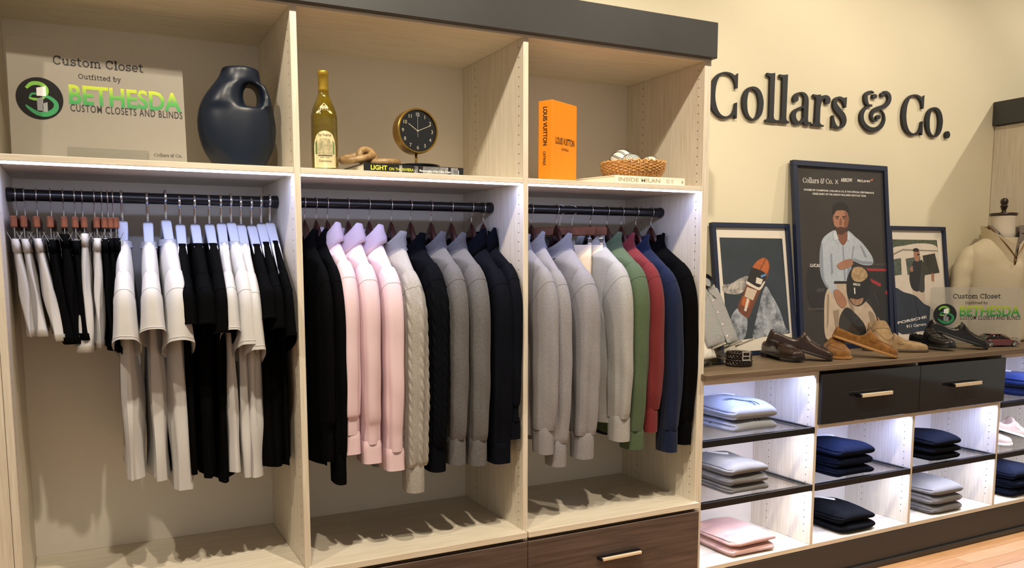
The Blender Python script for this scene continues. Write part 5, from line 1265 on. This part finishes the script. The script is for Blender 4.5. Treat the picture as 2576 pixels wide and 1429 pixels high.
for yy in (.03, .085, .14, .195): obj('button', *xf(lathe([(.0001, .0022), (.005, .002), (.0055, 0)], 12), Mt @ Matrix.Translation((.012, yy, .053))), PEARL, sht, smooth=True)
for sg_ in (-1, 1):
    obj('collar_leaf', *xf(tri_poly([(sg_*.006, .232), (sg_*.045, .205), (sg_*.078, .262), (sg_*.050, .300), (0, .305)], (), None, .010), Mt @ Matrix.Translation((.0, 0, .045))), TW, sht)
obj('collar_band', *xf(loft([[(.052*math.cos(q), .285+.030*math.sin(q), z) for q in [2*PI*i/24 for i in range(24)]] for z in (.010, .070)], closed=True), Mt @ Matrix.Translation((0, 0, 0))), mat('dark_collar_inside', '2a3038', .85), sht, smooth=True)
s2 = thing('folded_shirt', (2.30, -.33, CTOP+.06), 'white dotted shirt folded on the lower tier of the slanted stand', 'shirt')
Mt2 = plane_frame(O1+Vector((-.135, -.055, -.045)), ex, upv)
obj('shirt_front', *xf(pil(-.10, .09, .0, .20, .035), Mt2), DOT, s2, smooth=True)

# ------------------------------------------------------------------ folded knitwear on the shelves
LG = mat('label_tag_white', 'e8e6e2', .7)
FBL = fabric('blue_grey_fleece', '83868c', '9a9da3', .3); FGR = fabric('mid_grey_wool', '646261', '7e7c7b', .3); FPK = fabric('dusty_pink_wool', 'c09a93', 'ccaaa2', .3); FNV = fabric('dark_navy_wool', '0d111d', '141a29', .3); FBK = fabric('black_wool', '0d0e12', '14161b', .3); FNB = fabric('royal_navy_wool', '101c3f', '182852', .3)
def folded(x0, x1, yf, d, z0, h, m, label, seed, tagged=False, piping=None, group='folded knitwear', last=False):
    R = random.Random(seed); t = thing('folded_sweater', ((x0+x1)/2, yf+d/2, z0), label, 'sweater', group)
    cx, cy = (x0+x1)/2, yf+d/2; w = (x1-x0)/2; dd = d/2
    ph = [R.uniform(0, 6.28) for _ in range(8)]
    nu, nv = 72, 26; rings = []; zr = z0+h
    def ztop(nx, ny):
        wv = .004*math.sin(2.4*nx+ph[0])*(1-abs(ny)*.6)+.003*math.sin(3.1*ny+ph[1]+nx)+.002*math.sin(5*nx-3*ny+ph[4])
        return wv+(.10*h if last else .04*h)*(1-nx*nx)*(1-ny*ny)-(.26 if last else .10)*h*abs(nx)**5-.12*h*max(0, nx)**3-(.12 if last else .06)*h*abs(ny)**4
    for k in range(nv+1):
        a = -PI/2+PI*k/nv; cz, sz_ = sgnp(math.cos(a), .42), sgnp(math.sin(a), .80); rg = []
        for i in range(nu):
            b_ = 2*PI*i/nu; cxx, cyy = sgnp(math.cos(b_), .24), sgnp(math.sin(b_), .24)
            nx, ny = cxx*cz, cyy*cz
            # the open side shows the folded layers, the front is one rounded fold
            side = max(0., min(1., (-math.cos(b_)-.25)/.4)); gv = 0.
            for c0 in (-.28, .34): gv += math.exp(-((sz_-c0)/.13)**2)
            X = cx+w*nx+side*gv*.012+.002*math.sin(3*sz_+ph[5]); Y = cy+dd*ny+.0035*math.sin(6*b_+ph[2])*cz
            u = (sz_+1)/2; z = z0+u*h+(u**1.5)*ztop(nx, ny)+side*.004*math.sin(6*sz_+ph[6])*cz
            rg.append((X, Y, max(z, z0+.0002)))
        rings.append(rg)
    obj('folded_body', *loft(rings, True, True), m, t, smooth=True)
    z = z0+h
    if tagged:
        g = []
        for i in range(9):
            f = i/8; xx = cx-w*(.30-.55*f); yy = cy+dd*(.62-.45*f); zz = z+ztop((xx-cx)/w, (yy-cy)/dd)+.0015; g.append([(xx-.004, yy-.008, zz), (xx+.004, yy+.006, zz+.004)])
        obj('neck_tape', *loft(g, closed=False), LG, t)
    if piping:
        for e in (0, .045):
            P = [(-.97, -.05), (-.6, -.25-e*2), (-.2, -.45-e), (.05+e*3, -.75), (.12+e*4, -.93)]
            P = [(cx+w*a, cy+dd*b_, z+ztop(a, b_)+.0008-(.35*h if abs(b_) > .9 or abs(a) > .95 else 0)) for a, b_ in P]
            obj('flat_seam', *tubeg(cr(P, 6), .0015, 6), piping, t, smooth=True)
    return t
def stack(x0, x1, yf, d, z0, hs, m, what, where, seed, top_tag=False, piping=None, names=('bottom', 'middle', 'top')):
    z = z0; n = len(hs); R = random.Random(seed); hs = [q*1.14 for q in hs]
    for k, h in enumerate(hs):
        nm = 'bottom' if k == 0 else ('top' if k == n-1 else 'middle'); dx = R.uniform(-.006, .006)
        folded(x0+dx, x1+dx, yf+R.uniform(0, .008), d, z, h, m, 'folded %s, %s of the stack %s' % (what, nm, where), seed+k, top_tag and k == n-1, piping, last=k == n-1); z += h*.90
stack(2.335, 2.605, -.492, .29, .7005, (.050, .066), FBL, 'blue-grey fleece sweater', 'on the upper glass shelf beside the closet', 100, True, mat('dark_piping', '2c3140', .7))
stack(2.325, 2.560, -.490, .28, .4465, (.036, .040, .046), FGR, 'grey wool sweater', 'on the lower glass shelf beside the closet', 110, True)
stack(2.355, 2.620, -.485, .29, .1765, (.034, .040), FPK, 'dusty pink sweater', 'on the bottom board beside the closet', 120)
stack(2.955, 3.212, -.494, .28, .4425, (.042, .044, .050), FNV, 'navy sweater', 'on the glass shelf under the first drawer', 130, True)
stack(3.000, 3.245, -.490, .28, .1765, (.042, .050), FBK, 'black sweater', 'on the bottom board below the navy stack', 140, True)
stack(3.605, 3.835, -.496, .26, .4425, (.034, .036, .044), FBK, 'blue-black sweater', 'on the glass shelf under the second drawer', 150)
stack(3.635, 3.892, -.488, .27, .1765, (.040, .042, .050), FGR, 'light grey sweater', 'on the bottom board under the second drawer', 160)
stack(4.300, 4.560, -.490, .28, .7005, (.046, .058), FNB, 'bright navy sweater', 'on the top glass shelf beyond the drawers', 170, True)
stack(4.265, 4.530, -.490, .28, .1765, (.042, .046, .054), FNV, 'dark navy sweater', 'on the bottom board below the pale slip-ons', 180)
